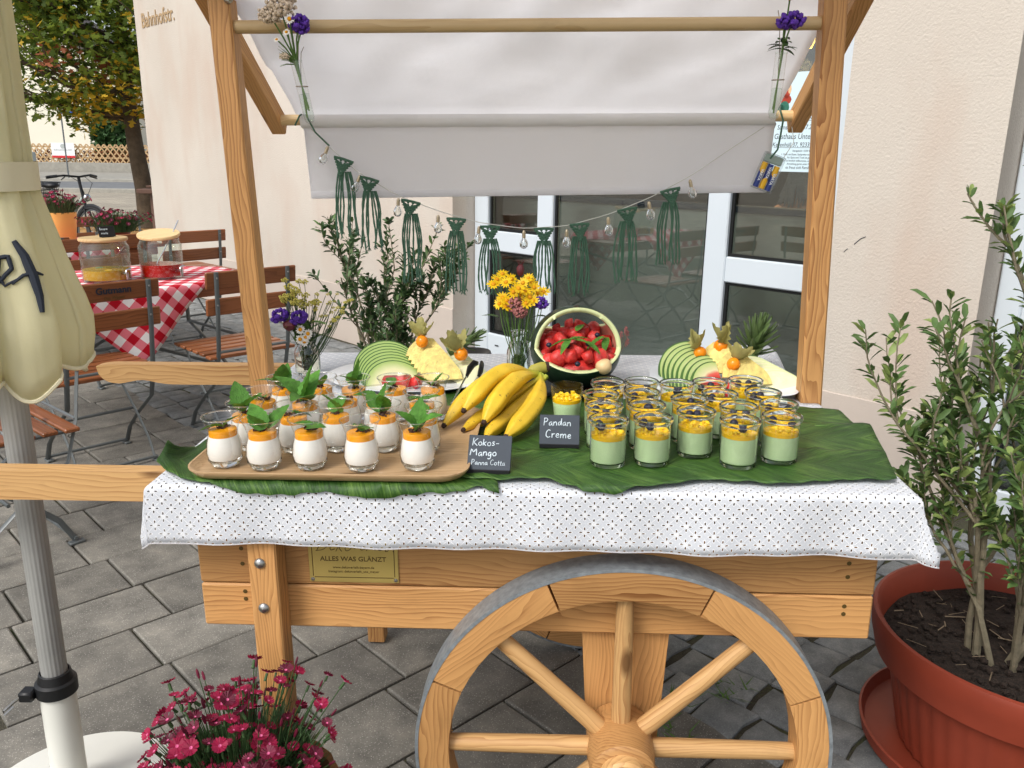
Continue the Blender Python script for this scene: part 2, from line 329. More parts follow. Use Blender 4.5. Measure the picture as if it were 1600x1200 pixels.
def plaster_mat():
    k = NT('wall_plaster'); v = k.objco(False)
    big = k.noise(v, 0.9, 4); fine = k.noise(v, 95, 5, 0.6)
    c = k.ramp(big, [(0.3, lin((194, 185, 174))), (0.7, lin((204, 196, 185)))])
    # damp, slightly pinker and dirtier towards the splash zone: old stains with a shape of their own
    st = k.noise(k.mapv(v, (1.3, 1, 0.5)), 1.6, 5)
    mx = k.n('ShaderNodeMix', data_type='RGBA'); k.l(k.ramp(st, [(0.48, (0, 0, 0)), (0.68, (0.75, 0.75, 0.75))]), mx.inputs[0])
    k.l(c, mx.inputs[6]); mx.inputs[7].default_value = (*lin((194, 177, 163)), 1)
    k.l(mx.outputs[2], k.b.inputs['Base Color']); k.b.inputs['Roughness'].default_value = 0.92; k.b.inputs['Specular IOR Level'].default_value = 0.15
    k.bump(fine, 0.6, 0.006); return k.m
M['plaster'] = plaster_mat()
def banana_mat():
    k = NT('banana_skin'); v = k.objco()
    n = k.noise(v, 18, 4); sp = k.noise(v, 130, 3, 0.7)
    c = k.ramp(n, [(0.3, lin((206, 168, 36))), (0.6, lin((232, 194, 54)))])
    tc = k.n('ShaderNodeTexCoord'); sep = k.n('ShaderNodeSeparateXYZ'); k.l(tc.outputs['UV'], sep.inputs[0])
    gm = k.n('ShaderNodeMix', data_type='RGBA'); k.l(k.ramp(sep.outputs[0], [(0.0, (1, 1, 1)), (0.22, (0, 0, 0))]), gm.inputs[0]); k.l(c, gm.inputs[6]); gm.inputs[7].default_value = (*lin((150, 162, 52)), 1)
    mx = k.n('ShaderNodeMix', data_type='RGBA'); k.l(k.ramp(sp, [(0.63, (0, 0, 0)), (0.70, (0.75, 0.75, 0.75))]), mx.inputs[0]); k.l(gm.outputs[2], mx.inputs[6]); mx.inputs[7].default_value = (*lin((104, 72, 34)), 1)
    k.l(mx.outputs[2], k.b.inputs['Base Color']); k.b.inputs['Roughness'].default_value = 0.45; return k.m
M['banana'] = banana_mat()
def ground_mat():
    k = NT('ground_paving'); v = k.objco(False)
    br = k.n('ShaderNodeTexBrick'); br.inputs['Scale'].default_value = 1.0; br.inputs['Brick Width'].default_value = 0.42; br.inputs['Row Height'].default_value = 0.26
    br.inputs['Mortar Size'].default_value = 0.008
    br.inputs['Color1'].default_value = (*lin((150, 142, 128)), 1); br.inputs['Color2'].default_value = (*lin((172, 162, 144)), 1); br.inputs['Mortar'].default_value = (*lin((110, 104, 92)), 1)
    mp = k.n('ShaderNodeMapping'); mp.inputs['Rotation'].default_value = (0, 0, R(-46)); k.l(v, mp.inputs['Vector']); k.l(mp.outputs[0], br.inputs['Vector'])
    n = k.noise(v, 0.35, 5); h = k.n('ShaderNodeHueSaturation'); k.l(k.math('MULTIPLY_ADD', n, 0.5, 0.75), h.inputs['Value']); k.l(br.outputs[0], h.inputs['Color'])
    k.l(h.outputs[0], k.b.inputs['Base Color']); k.b.inputs['Roughness'].default_value = 0.9; return k.m
M['ground'] = ground_mat()
def joint_mat():
    k = NT('mossy_joint'); v = k.objco(False); n = k.noise(v, 7, 5); g = k.noise(v, 160, 3)
    c = k.ramp(k.math('ADD', k.math('MULTIPLY', n, .6), k.math('MULTIPLY', g, .4)), [(0.35, lin((58, 55, 48))), (0.5, lin((76, 72, 58))), (0.64, lin((74, 84, 44)))])
    k.l(c, k.b.inputs['Base Color']); k.b.inputs['Roughness'].default_value = 1.0; k.bump(g, 0.8, 0.01); return k.m
M['joint'] = joint_mat()

# ---------------------------------------------------------------- mesh helpers
_cb = {}
def cbox(L, W, H, b=0.003):
    key = (round(L, 4), round(W, 4), round(H, 4), b)
    if key not in _cb:
        bm = bmesh.new(); bmesh.ops.create_cube(bm, size=1.0)
        bmesh.ops.scale(bm, vec=(L, W, H), verts=bm.verts)
        if b: bmesh.ops.bevel(bm, geom=bm.edges[:], offset=min(b, L * .3, W * .3, H * .3), segments=1, affect='EDGES')
        bm.verts.index_update()
        _cb[key] = ([v.co.copy() for v in bm.verts], [[v.index for v in f.verts] for f in bm.faces]); bm.free()
    return _cb[key]
def frames(pts):
    n = len(pts); T = []
    for i in range(n):
        t = pts[min(i + 1, n - 1)] - pts[max(i - 1, 0)]
        T.append(t.normalized() if t.length > 1e-9 else Vector((0, 0, 1)))
    up = Vector((0, 0, 1)) if abs(T[0].z) < 0.9 else Vector((1, 0, 0))
    A = (up - T[0] * up.dot(T[0])).normalized(); out = []
    for i in range(n):
        A = (A - T[i] * A.dot(T[i]));
        A = A.normalized() if A.length > 1e-6 else T[i].orthogonal().normalized()
        out.append((T[i], A, T[i].cross(A)))
    return out
class MB:
    def __init__(s): s.v = []; s.f = []; s.m = []; s.uv = []
    def add(s, vs_, fs, mi=0, X=None, uv=None):
        o = len(s.v)
        s.v += [(X @ Vector(v)) if X is not None else Vector(v) for v in vs_]
        s.f += [[i + o for i in f] for f in fs]; s.m += [mi] * len(fs)
        s.uv += uv if uv else [(0.0, 0.0)] * len(vs_)
        return s
    def box(s, c, size, mi=0, X=None, b=0.003):
        vs_, fs = cbox(*size, b); T = Matrix.Translation(c)
        return s.add(vs_, fs, mi, (X @ T) if X is not None else T)
    def tube(s, pts, r, n=8, mi=0, cap=True, flat=None, uvs=False, lob=0.0):
        pts = [Vector(p) for p in pts]; rr = r if isinstance(r, (list, tuple)) else [r] * len(pts)
        V = []; U = []
        for i, (p, (t, a, b)) in enumerate(zip(pts, frames(pts))):
            for j in range(n):
                th = 2 * math.pi * j / n
                k2 = flat if flat else 1.0
                q_ = rr[i] * (1 + lob * math.cos(5 * th)); V.append(p + a * math.cos(th) * q_ + b * math.sin(th) * q_ * k2); U.append((i / (len(pts) - 1), j / n))
        F = [[i * n + j, i * n + (j + 1) % n, (i + 1) * n + (j + 1) % n, (i + 1) * n + j] for i in range(len(pts) - 1) for j in range(n)]
        if cap: F += [list(range(n))[::-1], [(len(pts) - 1) * n + j for j in range(n)]]
        return s.add(V, F, mi, None, U)
    def lathe(s, prof, n=32, mi=0, c=(0, 0, 0), X=None, rmod=None):
        V = []
        for i, (r, z) in enumerate(prof):
            for j in range(n):
                th = 2 * math.pi * j / n; q = r * (rmod(th, i, z) if rmod else 1.0)
                V.append((c[0] + q * math.cos(th), c[1] + q * math.sin(th), c[2] + z))
        F = [[i * n + j, i * n + (j + 1) % n, (i + 1) * n + (j + 1) % n, (i + 1) * n + j] for i in range(len(prof) - 1) for j in range(n)]
        return s.add(V, F, mi, X)
    def grid(s, P, mi=0, X=None, uv=None, skip=None):
        h, w_ = len(P), len(P[0])
        F = [[i * w_ + j, i * w_ + j + 1, (i + 1) * w_ + j + 1, (i + 1) * w_ + j] for i in range(h - 1) for j in range(w_ - 1) if not (skip and skip(i, j))]
        return s.add([p for r_ in P for p in r_], F, mi, X, [q for r_ in uv for q in r_] if uv else None)
    def ball(s, c, r, mi=0, n=10, m=7, sc=(1, 1, 1), jit=0.0, X=None, seed=0):
        V = []; q = random.Random(seed)
        for i in range(m + 1):
            ph = math.pi * i / m
            for j in range(n):
                th = 2 * math.pi * j / n; d = Vector((math.sin(ph) * math.cos(th), math.sin(ph) * math.sin(th), math.cos(ph)))
                k2 = 1 + (noise.noise(d * 1.7 + Vector((seed * 3.1, 0, 0))) * jit if jit else 0)
                V.append((c[0] + d.x * r * sc[0] * k2, c[1] + d.y * r * sc[1] * k2, c[2] + d.z * r * sc[2] * k2))
        F = [[i * n + j, (i + 1) * n + j, (i + 1) * n + (j + 1) % n, i * n + (j + 1) % n] for i in range(m) for j in range(n)]
        return s.add(V, F, mi, X)
    def mesh(s, name, mats, smooth=True, ang=40):
        me = bpy.data.meshes.new(name); me.from_pydata([tuple(v) for v in s.v], [], s.f)
        for m_ in (mats if isinstance(mats, (list, tuple)) else [mats]): me.materials.append(M[m_])
        me.polygons.foreach_set('material_index', s.m)
        if any(u != (0.0, 0.0) for u in s.uv):
            l = me.uv_layers.new(name='UVMap'); idx = [0] * len(me.loops); me.loops.foreach_get('vertex_index', idx)
            l.data.foreach_set('uv', [c for i in idx for c in s.uv[i]])
        me.update()
        if smooth:
            me.polygons.foreach_set('use_smooth', [True] * len(me.polygons))
            try: me.set_sharp_from_angle(angle=R(ang))
            except Exception: pass
        return me
    def build(s, name, mats, parent=None, X=None, smooth=True, ang=40, **kw):
        return link(name, s.mesh(name, mats, smooth, ang), parent, X, **kw)
def link(name, me, parent=None, X=None, label=None, cat=None, group=None, kind=None):
    o = bpy.data.objects.new(name, me); col.objects.link(o)
    if parent: o.parent = parent
    if X is not None:
        if parent: o.matrix_local = X
        else: o.matrix_world = X
    return tag(o, label, cat, group, kind)
def tag(o, label=None, cat=None, group=None, kind=None):
    if label: o['label'] = label
    if cat: o['category'] = cat
    if group: o['group'] = group
    if kind: o['kind'] = kind
    return o
def thing(name, label, cat, X=None, group=None):
    o = bpy.data.objects.new(name, None); o.empty_display_size = 0.05; col.objects.link(o)
    if X is not None: o.matrix_world = X
    return tag(o, label, cat, group)
def copy_tree(o, parent=None):
    c = o.copy(); col.objects.link(c); c.parent = parent
    for ch in list(o.children): copy_tree(ch, c)
    return c
T = Matrix.Translation
def Rz(d): return Matrix.Rotation(R(d), 4, 'Z')
def Rx(d): return Matrix.Rotation(R(d), 4, 'X')
def Ry(d): return Matrix.Rotation(R(d), 4, 'Y')
def along(p0, p1, up=(0, 0, 1)):
    """matrix whose X axis runs p0 -> p1, origin midway"""
    p0, p1 = Vector(p0), Vector(p1); x = (p1 - p0).normalized(); u = Vector(up)
    y = u.cross(x)
    if y.length < 1e-4: y = Vector((0, 1, 0)).cross(x)
    y.normalize(); z = x.cross(y); c = (p0 + p1) / 2
    return Matrix(((x.x, y.x, z.x, c.x), (x.y, y.y, z.y, c.y), (x.z, y.z, z.z, c.z), (0, 0, 0, 1)))
def plank(name, p0, p1, W, H, m, parent, up=(0, 0, 1), b=0.003, **kw):
    L = (Vector(p1) - Vector(p0)).length
    return MB().box((0, 0, 0), (L, W, H), b=b).build(name, m, parent, along(p0, p1, up), smooth=False, **kw)
def rod(name, p0, p1, r, m, parent, n=20, r2=None, **kw):
    L = (Vector(p1) - Vector(p0)).length; N = 6
    rr = [r + ((r2 if r2 else r) - r) * i / N for i in range(N + 1)]
    return MB().tube([(-L / 2 + L * i / N, 0, 0) for i in range(N + 1)], rr, n).build(name, m, parent, along(p0, p1), **kw)
_tx = {}
def text_mesh(body, size, mname, extr=0.0004, offset=0.0, shear=0.0, sx=1.0, align='CENTER'):
    key = (body, size, mname, extr, offset, shear, sx, align)
    if key in _tx: return _tx[key]
    c = bpy.data.curves.new('lettering', 'FONT'); c.body = body; c.size = size; c.extrude = extr; c.offset = offset; c.shear = shear
    c.align_x = align; c.resolution_u = 3
    o = bpy.data.objects.new('lettering', c); col.objects.link(o)
    bpy.context.view_layer.update()
    me = bpy.data.meshes.new_from_object(o.evaluated_get(bpy.context.evaluated_depsgraph_get()))
    bpy.data.objects.remove(o); bpy.data.curves.remove(c)
    if sx != 1.0: me.transform(Matrix.Diagonal((sx, 1, 1, 1)))
    me.materials.clear(); me.materials.append(M[mname]); _tx[key] = me
    return me
FACE = Rx(90)      # lettering lying in XZ, facing -Y
# handwriting: strokes in a cell one unit high
HW = {
 'K': (.62, [[(0, 0), (.04, 1)], [(.55, .95), (.06, .45), (.58, 0)]]), 'o': (.5, [[(.25, .5), (.05, .4), (.02, .18), (.18, 0), (.38, .06), (.44, .3), (.3, .5), (.2, .48)]]),
 'k': (.5, [[(.04, 0), (.06, .85)], [(.4, .5), (.08, .24), (.42, 0)]]), 's': (.42, [[(.36, .46), (.14, .5), (.08, .34), (.34, .18), (.28, .02), (.02, .04)]]),
 '-': (.5, [[(.05, .26), (.42, .28)]]), 'M': (.85, [[(0, 0), (.08, .9), (.36, .3), (.66, .92), (.76, 0)]]),
 'a': (.5, [[(.4, .44), (.2, .5), (.03, .3), (.08, .04), (.26, .06), (.38, .4), (.4, .08), (.48, 0)]]), 'n': (.5, [[(.04, .48), (.05, 0)], [(.05, .3), (.22, .5), (.38, .42), (.42, 0)]]),
 'g': (.5, [[(.4, .44), (.2, .5), (.03, .3), (.1, .06), (.28, .1), (.4, .42), (.38, -.24), (.2, -.36), (.04, -.26)]]),
 'P': (.58, [[(.06, 0), (.08, 1)], [(.02, .92), (.32, 1), (.5, .78), (.36, .5), (.08, .44)]]), 'C': (.62, [[(.52, .84), (.34, .98), (.08, .7), (.06, .26), (.28, 0), (.54, .14)]]),
 't': (.36, [[(.16, .8), (.14, .1), (.3, 0)], [(0, .52), (.32, .54)]]), 'd': (.52, [[(.4, .4), (.2, .48), (.03, .26), (.12, 0), (.32, .08), (.42, .9)], [(.42, .9), (.42, 0)]]),
 'r': (.4, [[(.05, .5), (.06, 0)], [(.06, .28), (.2, .48), (.36, .46)]]), 'e': (.46, [[(.04, .24), (.38, .3), (.28, .5), (.1, .44), (.03, .18), (.18, 0), (.4, .1)]]),
 'm': (.72, [[(.04, .48), (.05, 0)], [(.05, .3), (.2, .5), (.32, .4), (.34, 0)], [(.34, .3), (.5, .5), (.62, .4), (.64, 0)]]),
 'D': (.78, [[(.1, 1), (.06, 0)], [(0, .96), (.5, .98), (.72, .6), (.5, .08), (.0, .0)]]), 'v': (.46, [[(.02, .48), (.16, 0), (.42, .52)]]),
 'l': (.26, [[(.02, .1), (.2, .8), (.14, 1), (.06, .7), (.1, .05), (.24, .04)]]), 'i': (.22, [[(.06, .48), (.08, .02), (.2, .06)], [(.08, .66), (.09, .7)]]),
 'h': (.5, [[(.04, 0), (.1, 1)], [(.05, .2), (.24, .48), (.38, .38), (.4, 0)]]), ' ': (.3, []), 'w': (.6, [[(.02, .48), (.12, 0), (.28, .4), (.42, 0), (.56, .5)]]), '.': (.16, [[(.06, 0), (.07, .04)]])}
def handwriting(mb, s, x, z, h, r, y=0.0, slant=0.08, sx=1.0, seed=1, gap=1.12):
    q = random.Random(seed)
    for ch in s:
        wd, st = HW[ch]; dz = q.uniform(-.05, .05) * h
        for ln in st:
            pts = []
            for i in range(len(ln) - 1):
                for t in (0, .34, .67): pts.append((ln[i][0] + (ln[i + 1][0] - ln[i][0]) * t, ln[i][1] + (ln[i + 1][1] - ln[i][1]) * t))
            pts.append(ln[-1])
            sm = [pts[0]] + [((pts[i - 1][0] + 2 * pts[i][0] + pts[i + 1][0]) / 4, (pts[i - 1][1] + 2 * pts[i][1] + pts[i + 1][1]) / 4) for i in range(1, len(pts) - 1)] + [pts[-1]]
            mb.tube([(x + (px + slant * pz) * h * sx, y, z + dz + pz * h) for px, pz in sm], r * q.uniform(.85, 1.15), 5)
        x += wd * h * sx * gap
    return x

# ================================================================ the setting
EV, NV, DW = Vector((0.6898, -0.724, 0)), Vector((0.724, 0.6898, 0)), 3.447    # along the house wall, into it, its distance
def sd_xy(s, d): return EV * s + NV * d
camI = cam.matrix_world.inverted()
def px(p):
    c = camI @ Vector(p)
    if c.z > -0.05: return None
    return (800 + 1300 * c.x / -c.z, 600 - 1300 * c.y / -c.z)
g = MB().grid([[(-300, -200, -0.03), (300, -200, -0.03)], [(-300, 400, -0.03), (300, 400, -0.03)]]).build('ground', 'ground', kind='structure')
pav = MB().grid([[(-7, -0.5, -0.014), (5, -0.5, -0.014)], [(-7, 10.2, -0.014), (5, 10.2, -0.014)]]).build('pavement', 'joint', kind='structure')
AX = Matrix(((NV.x, -NV.y, 0, 0), (NV.y, NV.x, 0, 0), (0, 0, 1, 0), (0, 0, 0, 1)))     # X along the paver rows
def piece_mesh(name, L, W, m, q, jit, chamf, dome=0.0):
    b = MB(); hx, hy = L / 2, W / 2
    cs = [(-hx, -hy), (0, -hy), (hx, -hy), (hx, 0), (hx, hy), (0, hy), (-hx, hy), (-hx, 0)] if jit > .004 else [(-hx, -hy), (hx, -hy), (hx, hy), (-hx, hy)]
    cs = [(x + q.uniform(-jit, jit), y + q.uniform(-jit, jit)) for x, y in cs]; n = len(cs)
    lo = [(x, y, -0.04) for x, y in cs]; mid = [(x, y, -chamf * .7) for x, y in cs]
    top = [(x - math.copysign(min(chamf, abs(x)), x), y - math.copysign(min(chamf, abs(y)), y), q.uniform(-.002, .002) * (jit > .004)) for x, y in cs]
    F = [[i, (i + 1) % n, n + (i + 1) % n, n + i] for i in range(n)] + [[n + i, n + (i + 1) % n, 2 * n + (i + 1) % n, 2 * n + i] for i in range(n)]
    if dome:
        top.append((q.uniform(-.01, .01), q.uniform(-.01, .01), dome)); F += [[2 * n + i, 2 * n + (i + 1) % n, 3 * n] for i in range(n)]
    else: F += [[2 * n + i for i in range(n)]]
    b.add(lo + mid + top, F)
    return b
def lay(cells, name, parent, m, variants, limit, smooth=False):
    """cells: (world xy, rotation, z, key). Nearest ones as objects, the rest joined"""
    vis = []
    for c in cells:
        q = px((c[0][0], c[0][1], 0))
        if q and -90 < q[0] < 1690 and 200 < q[1] < 1330: vis.append((c[0].length, c))
    vis.sort(key=lambda t: t[0]); rest = MB()
    mesh_of = {k: v.mesh(name, m, smooth, 30) for k, v in variants.items()}
    for i, (d, c) in enumerate(vis):
        X = T((c[0][0], c[0][1], c[2])) @ Matrix.Rotation(c[1], 4, 'Z') @ AX
        if i < limit: link(name, mesh_of[c[3]], parent, X)
        else:
            v = variants[c[3]]; rest.add(v.v, v.f, 0, X)
    if rest.v: rest.build(name + '_mass', m, parent, smooth=smooth, kind='stuff')
q = random.Random(3)
LENS = [0.27, 0.33, 0.40]; ROW = 0.257; GAP = 0.0085
var = {}
for i, L in enumerate(LENS):
    for j in range(2): var[(i, j)] = piece_mesh('paver', L - GAP, ROW - GAP, 'paver', q, 0.0012, 0.005)
cells = []
for k in range(-46, 18):
    s = k * ROW; d = -4.0 + q.uniform(0, .3)
    while True:
        i = q.choice((0, 0, 1, 1, 2)); ln_ = LENS[i]; key = (i, q.randrange(2)); rest_ = 1.662 - d
        if rest_ < .05: break
        if rest_ < ln_ + .06:                                   # a cut paver closes the row against the setts
            c_ = max(1, round(rest_ / .03)); ln_ = c_ * .03; key = ('cut', c_)
            if key not in var: var[key] = piece_mesh('paver', ln_ - GAP, ROW - GAP, 'paver', q, 0.0012, 0.005)
        c = sd_xy(s, d + ln_ / 2)
        if c.y < 10: cells.append((c, q.uniform(-.006, .006), q.uniform(-.0025, .0015), key))
        d += ln_
        if key[0] == 'cut': break
lay(cells, 'paver', pav, 'paver', var, 300)
strip = MB().grid([[tuple(sd_xy(-12, 1.64) + Vector((0, 0, -.012))), tuple(sd_xy(4, 1.64) + Vector((0, 0, -.012)))], [tuple(sd_xy(-12, DW) + Vector((0, 0, -.012))), tuple(sd_xy(4, DW) + Vector((0, 0, -.012)))]]).build('cobbled_strip', 'joint', kind='structure')
var = {j: piece_mesh('sett', 0.140, 0.124, 'granite', q, 0.007, 0.007, 0.005) for j in range(8)}
cells = []; d = 1.715
while d < 3.36:
    s = -9.4 + q.uniform(0, .1)
    while s < 3.0:
        cells.append((sd_xy(s, d + q.uniform(-.008, .008)), q.uniform(-.07, .07), q.uniform(-.006, .002), q.randrange(8))); s += q.uniform(.128, .142)
    d += 0.146
lay(cells, 'sett', strip, 'granite', var, 300, True)
var = {j: piece_mesh('sett', 0.10, 0.085, 'whitegranite', q, 0.010, 0.014, 0.008) for j in range(4)}
edge_row = MB().grid([[(-.42, 1.36, .002), (-.10, 1.38, .002)], [(-.42, 1.585, .002), (-.10, 1.605, .002)]]).build('sett_row', 'joint', kind='structure')
cells = [(Vector((-.37 + .105 * i, 1.435 + .098 * r_ + .06 * i * .105, 0)), R(-44 + q.uniform(-8, 8)), .011, q.randrange(4)) for r_ in range(2) for i in range(3)]
lay(cells, 'sett', edge_row, 'whitegranite', var, 60, True)
# weeds in the joints under the wheel
wd = MB(); q = random.Random(12)
for cx, cy in ((.38, 1.86), (.47, 1.93), (.42, 1.78), (.30, 1.62), (.62, 1.98)):
    for i in range(26):
        a_ = q.uniform(0, 6.28); l_ = q.uniform(.02, .06); x, y = cx + q.uniform(-.05, .05), cy + q.uniform(-.04, .04)
        wd.add([(x, y, 0), (x + .006, y, 0), (x + math.cos(a_) * l_, y + math.sin(a_) * l_, q.uniform(.005, .03))], [[0, 1, 2]])
wd.build('weeds', 'stem', kind='stuff', smooth=False, label='thin green weeds in the paving joints behind the wheel', cat='weeds')

# ---------------------------------------------------------------- the inn's wall with its glazed doors
HX = Matrix(((EV.x, NV.x, 0, NV.x * DW), (EV.y, NV.y, 0, NV.y * DW), (0, 0, 1, 0), (0, 0, 0, 1)))
house = thing('inn_building', 'pale beige plastered building with white framed glass doors behind the cart', 'building', HX)
def span(b, x0, x1, y0, y1, z0, z1, mi=0, bev=0.0): b.box(((x0 + x1) / 2, (y0 + y1) / 2, (z0 + z1) / 2), (x1 - x0, y1 - y0, z1 - z0), mi, b=bev); return b
wl = MB()
for x0, x1, z0, z1 in ((-9.19, -4.19, -.05, 6), (-4.19, -1.66, 2.4, 6), (-1.66, -1.05, -.05, 6), (-1.05, .12, 2.4, 6), (.12, 3.2, -.05, 6)): span(wl, x0, x1, 0, .3, z0, z1)
span(wl, -9.19, -8.89, .3, 7, -.05, 6)
wl.build('wall', 'plaster', house, smooth=False)
pl = MB()
for x0, x1 in ((-9.2, -4.19), (-1.66, -1.05)): span(MB(), x0, x1, -.008, .004, -.05, .43, bev=.003).build('plinth', 'plinth', house, smooth=False)
rf = MB(); span(rf, -9.5, 3.5, -.4, 7.3, 6.0, 6.2); rf.build('roof', 'rooftile', house, smooth=False)
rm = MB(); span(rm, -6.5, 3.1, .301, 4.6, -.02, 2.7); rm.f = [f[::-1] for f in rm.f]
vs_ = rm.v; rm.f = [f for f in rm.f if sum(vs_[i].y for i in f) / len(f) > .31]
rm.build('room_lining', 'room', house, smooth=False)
def doorset(label, posts, rails, panes, y0=.18, y1=.245):
    d_ = []
    for x0, x1, z0, z1 in posts: span(MB(), x0, x1, y0, y1, z0, z1, bev=.006).build('stile', 'upvc', house, smooth=False)
    for x0, x1, z0, z1 in rails: span(MB(), x0, x1, y0 + .003, y1 - .003, z0, z1, bev=.006).build('rail', 'upvc', house, smooth=False)
    for x0, x1, z0, z1 in panes:
        p = span(MB(), x0 - .004, x1 + .004, y0 + .038, y0 + .044, z0 - .004, z1 + .004).build('window_pane', 'pane', house, smooth=False)
        gk = MB(); t_ = .016
        for a0, a1, c0, c1 in ((x0, x0 + t_, z0, z1), (x1 - t_, x1, z0, z1), (x0 + t_, x1 - t_, z0, z0 + t_), (x0 + t_, x1 - t_, z1 - t_, z1)): span(gk, a0, a1, y0 + .022, y0 + .036, c0, c1)
        gk.build('gasket', 'gasket', p, smooth=False)
doorset('', [(-4.185, -4.055, 0, 2.395), (-3.61, -3.48, 0, 2.395), (-2.41, -2.285, 0, 2.395), (-1.80, -1.665, 0, 2.395)],
        [(-4.055, -3.61, .04, .27), (-4.055, -3.61, .817, .944), (-4.055, -3.61, 2.25, 2.39), (-3.48, -2.41, 2.25, 2.39), (-3.48, -2.41, .02, .12),
         (-2.285, -1.80, .04, .27), (-2.285, -1.80, .815, .942), (-2.285, -1.80, 2.25, 2.39)],
        [(-4.055, -3.61, .27, .817), (-4.055, -3.61, .944, 2.25), (-3.48, -2.41, .12, 2.25), (-2.285, -1.80, .27, .815), (-2.285, -1.80, .942, 2.25)])
doorset('', [(-1.045, -.955, 0, 2.395), (.02, .115, 0, 2.395)], [(-.955, .02, .0, .12), (-.955, .02, 2.25, 2.39), (-.955, .02, .80, .90)], [(-.955, .02, .12, .80), (-.955, .02, .9, 2.25)])
MB().box((-3.96, .1795, .197), (.035, .004, .008)).build('drain_slot', 'gasket', house)
me = text_mesh('Bahnhofstr.', 0.190, 'lettering', 0.002, 0.0022, 0.0, 0.92, 'LEFT')
link('lettering', me, house, T((-9.02, -.004, 2.577)) @ FACE)
sc_ = MB(); sc_.tube([(-1.56, -.001, 1.075), (-1.535, -.001, 1.10), (-1.515, -.001, 1.11)], .0018, 4); sc_.tube([(-1.60, -.001, 1.04), (-1.585, -.001, 1.055)], .0015, 4); sc_.build('scratch', 'ink', house)
# bench back inside, lamp, guest
bn = thing('bench', 'grey bench back with dark cap inside, low behind the glass doors', 'bench', HX)
span(MB(), -5.6, -.2, .6, .66, 0, 1.13).build('back_panel', 'bench', bn, smooth=False)
span(MB(), -5.6, -.2, .585, .675, 1.13, 1.166, bev=.004).build('cap_rail', 'benchcap', bn, smooth=False)
lp = thing('pendant_lamp', 'glowing amber pendant lamp inside, behind the upper glass', 'lamp', HX @ T((-2.42, 1.0, 2.05)))
b = MB(); b.lathe([(.02, .07), (.045, .06), (.055, .02), (.055, -.03), (.04, -.06), (.0, -.065)], 20); b.build('lamp_shade', 'lamp', lp)
MB().tube([(0, 0, .07), (0, 0, .62)], .004, 6).build('cable', 'black', lp)
b = MB(); b.lathe([(.0, .1), (.03, .09), (.03, .068), (.0, .066)], 16); b.build('lamp_cap', 'black', lp)
pl_ = bpy.data.lights.new('lamp_bulb', 'POINT'); pl_.energy = 26; pl_.color = (1, .7, .35); pl_.shadow_soft_size = .05
po = bpy.data.objects.new('lamp_bulb', pl_); col.objects.link(po); po.parent = lp; po.location = (0, 0, -.16)
# the guest sitting behind the glass: one continuous skinned body, clothes and hair as children
def skinned(name, chain, edges, mname, parent, sub=2, root=0, X=None):
    me = bpy.data.meshes.new(name); me.from_pydata([c[0] for c in chain], edges, []); me.materials.append(M[mname])
    o = link(name, me, parent, X); m1 = o.modifiers.new('skin', 'SKIN'); m2 = o.modifiers.new('sub', 'SUBSURF'); m2.levels = sub; m2.render_levels = sub
    sk = me.skin_vertices[0].data if me.skin_vertices else None
    if sk is None:
        bm = bmesh.new(); bm.from_mesh(me); bm.verts.layers.skin.verify(); bm.to_mesh(me); bm.free(); sk = me.skin_vertices[0].data
    for i, c in enumerate(chain): sk[i].radius = c[1] if isinstance(c[1], tuple) else (c[1], c[1]); sk[i].use_root = (i == root)
    for p in me.polygons: p.use_smooth = True
    m1.use_smooth_shade = True
    return o
gp = thing('person', 'person with grey hair and a red top sitting behind the glass', 'person', HX @ T((-2.36, 1.02, 0)) @ Rz(-12))
ch = [((0, 0, .52), (.15, .12)), ((0, .02, .72), (.12, .10)), ((0, .02, .92), (.14, .10)), ((0, .01, 1.10), (.10, .08)), ((0, .03, 1.20), .05), ((.01, .06, 1.30), (.075, .09)), ((.01, .07, 1.40), (.065, .08)),
      ((-.16, .0, 1.12), .055), ((-.21, .05, .88), .04), ((-.16, .24, .76), .034), ((-.13, .33, .76), (.03, .018)), ((-.11, .40, .755), (.028, .012)),
      ((.16, .0, 1.12), .055), ((.21, .05, .88), .04), ((.16, .24, .76), .034), ((.13, .33, .76), (.03, .018)), ((.11, .40, .755), (.028, .012)),
      ((-.10, .06, .50), .08), ((-.12, .44, .48), .062), ((-.12, .46, .10), .04), ((-.12, .56, .04), .03), ((.10, .06, .50), .08), ((.12, .44, .48), .062), ((.12, .46, .10), .04), ((.12, .56, .04), .03)]
ed = [(0, 1), (1, 2), (2, 3), (3, 4), (4, 5), (5, 6), (3, 7), (7, 8), (8, 9), (9, 10), (10, 11), (3, 12), (12, 13), (13, 14), (14, 15), (15, 16), (0, 17), (17, 18), (18, 19), (19, 20), (0, 21), (21, 22), (22, 23), (23, 24)]
body = skinned('body', ch, ed, 'skin', gp)
fa = MB()
for sx_ in (-1, 1):
    fa.ball((.01 + sx_ * .032, .148, 1.36), .011, 0, 8, 6); fa.ball((.01 + sx_ * .078, .07, 1.35), .02, 0, 8, 6, (.4, 1, 1.4))
    for f_ in range(4): fa.tube([(sx_ * (.125 - .012 * f_), .40, .757), (sx_ * (.12 - .013 * f_), .435 + .006 * (f_ in (1, 2)), .752), (sx_ * (.115 - .013 * f_), .455 + .008 * (f_ in (1, 2)), .742)], [.0085, .008, .006], 6)
    fa.tube([(sx_ * .10, .35, .76), (sx_ * .075, .375, .758), (sx_ * .068, .405, .752)], [.011, .009, .007], 6)
fa.ball((.01, .165, 1.33), .014, 0, 8, 6, (.8, 1, 1.5)); fa.ball((.01, .155, 1.295), .018, 0, 8, 6, (1.2, .5, .4)); fa.build('face', 'skin', body)
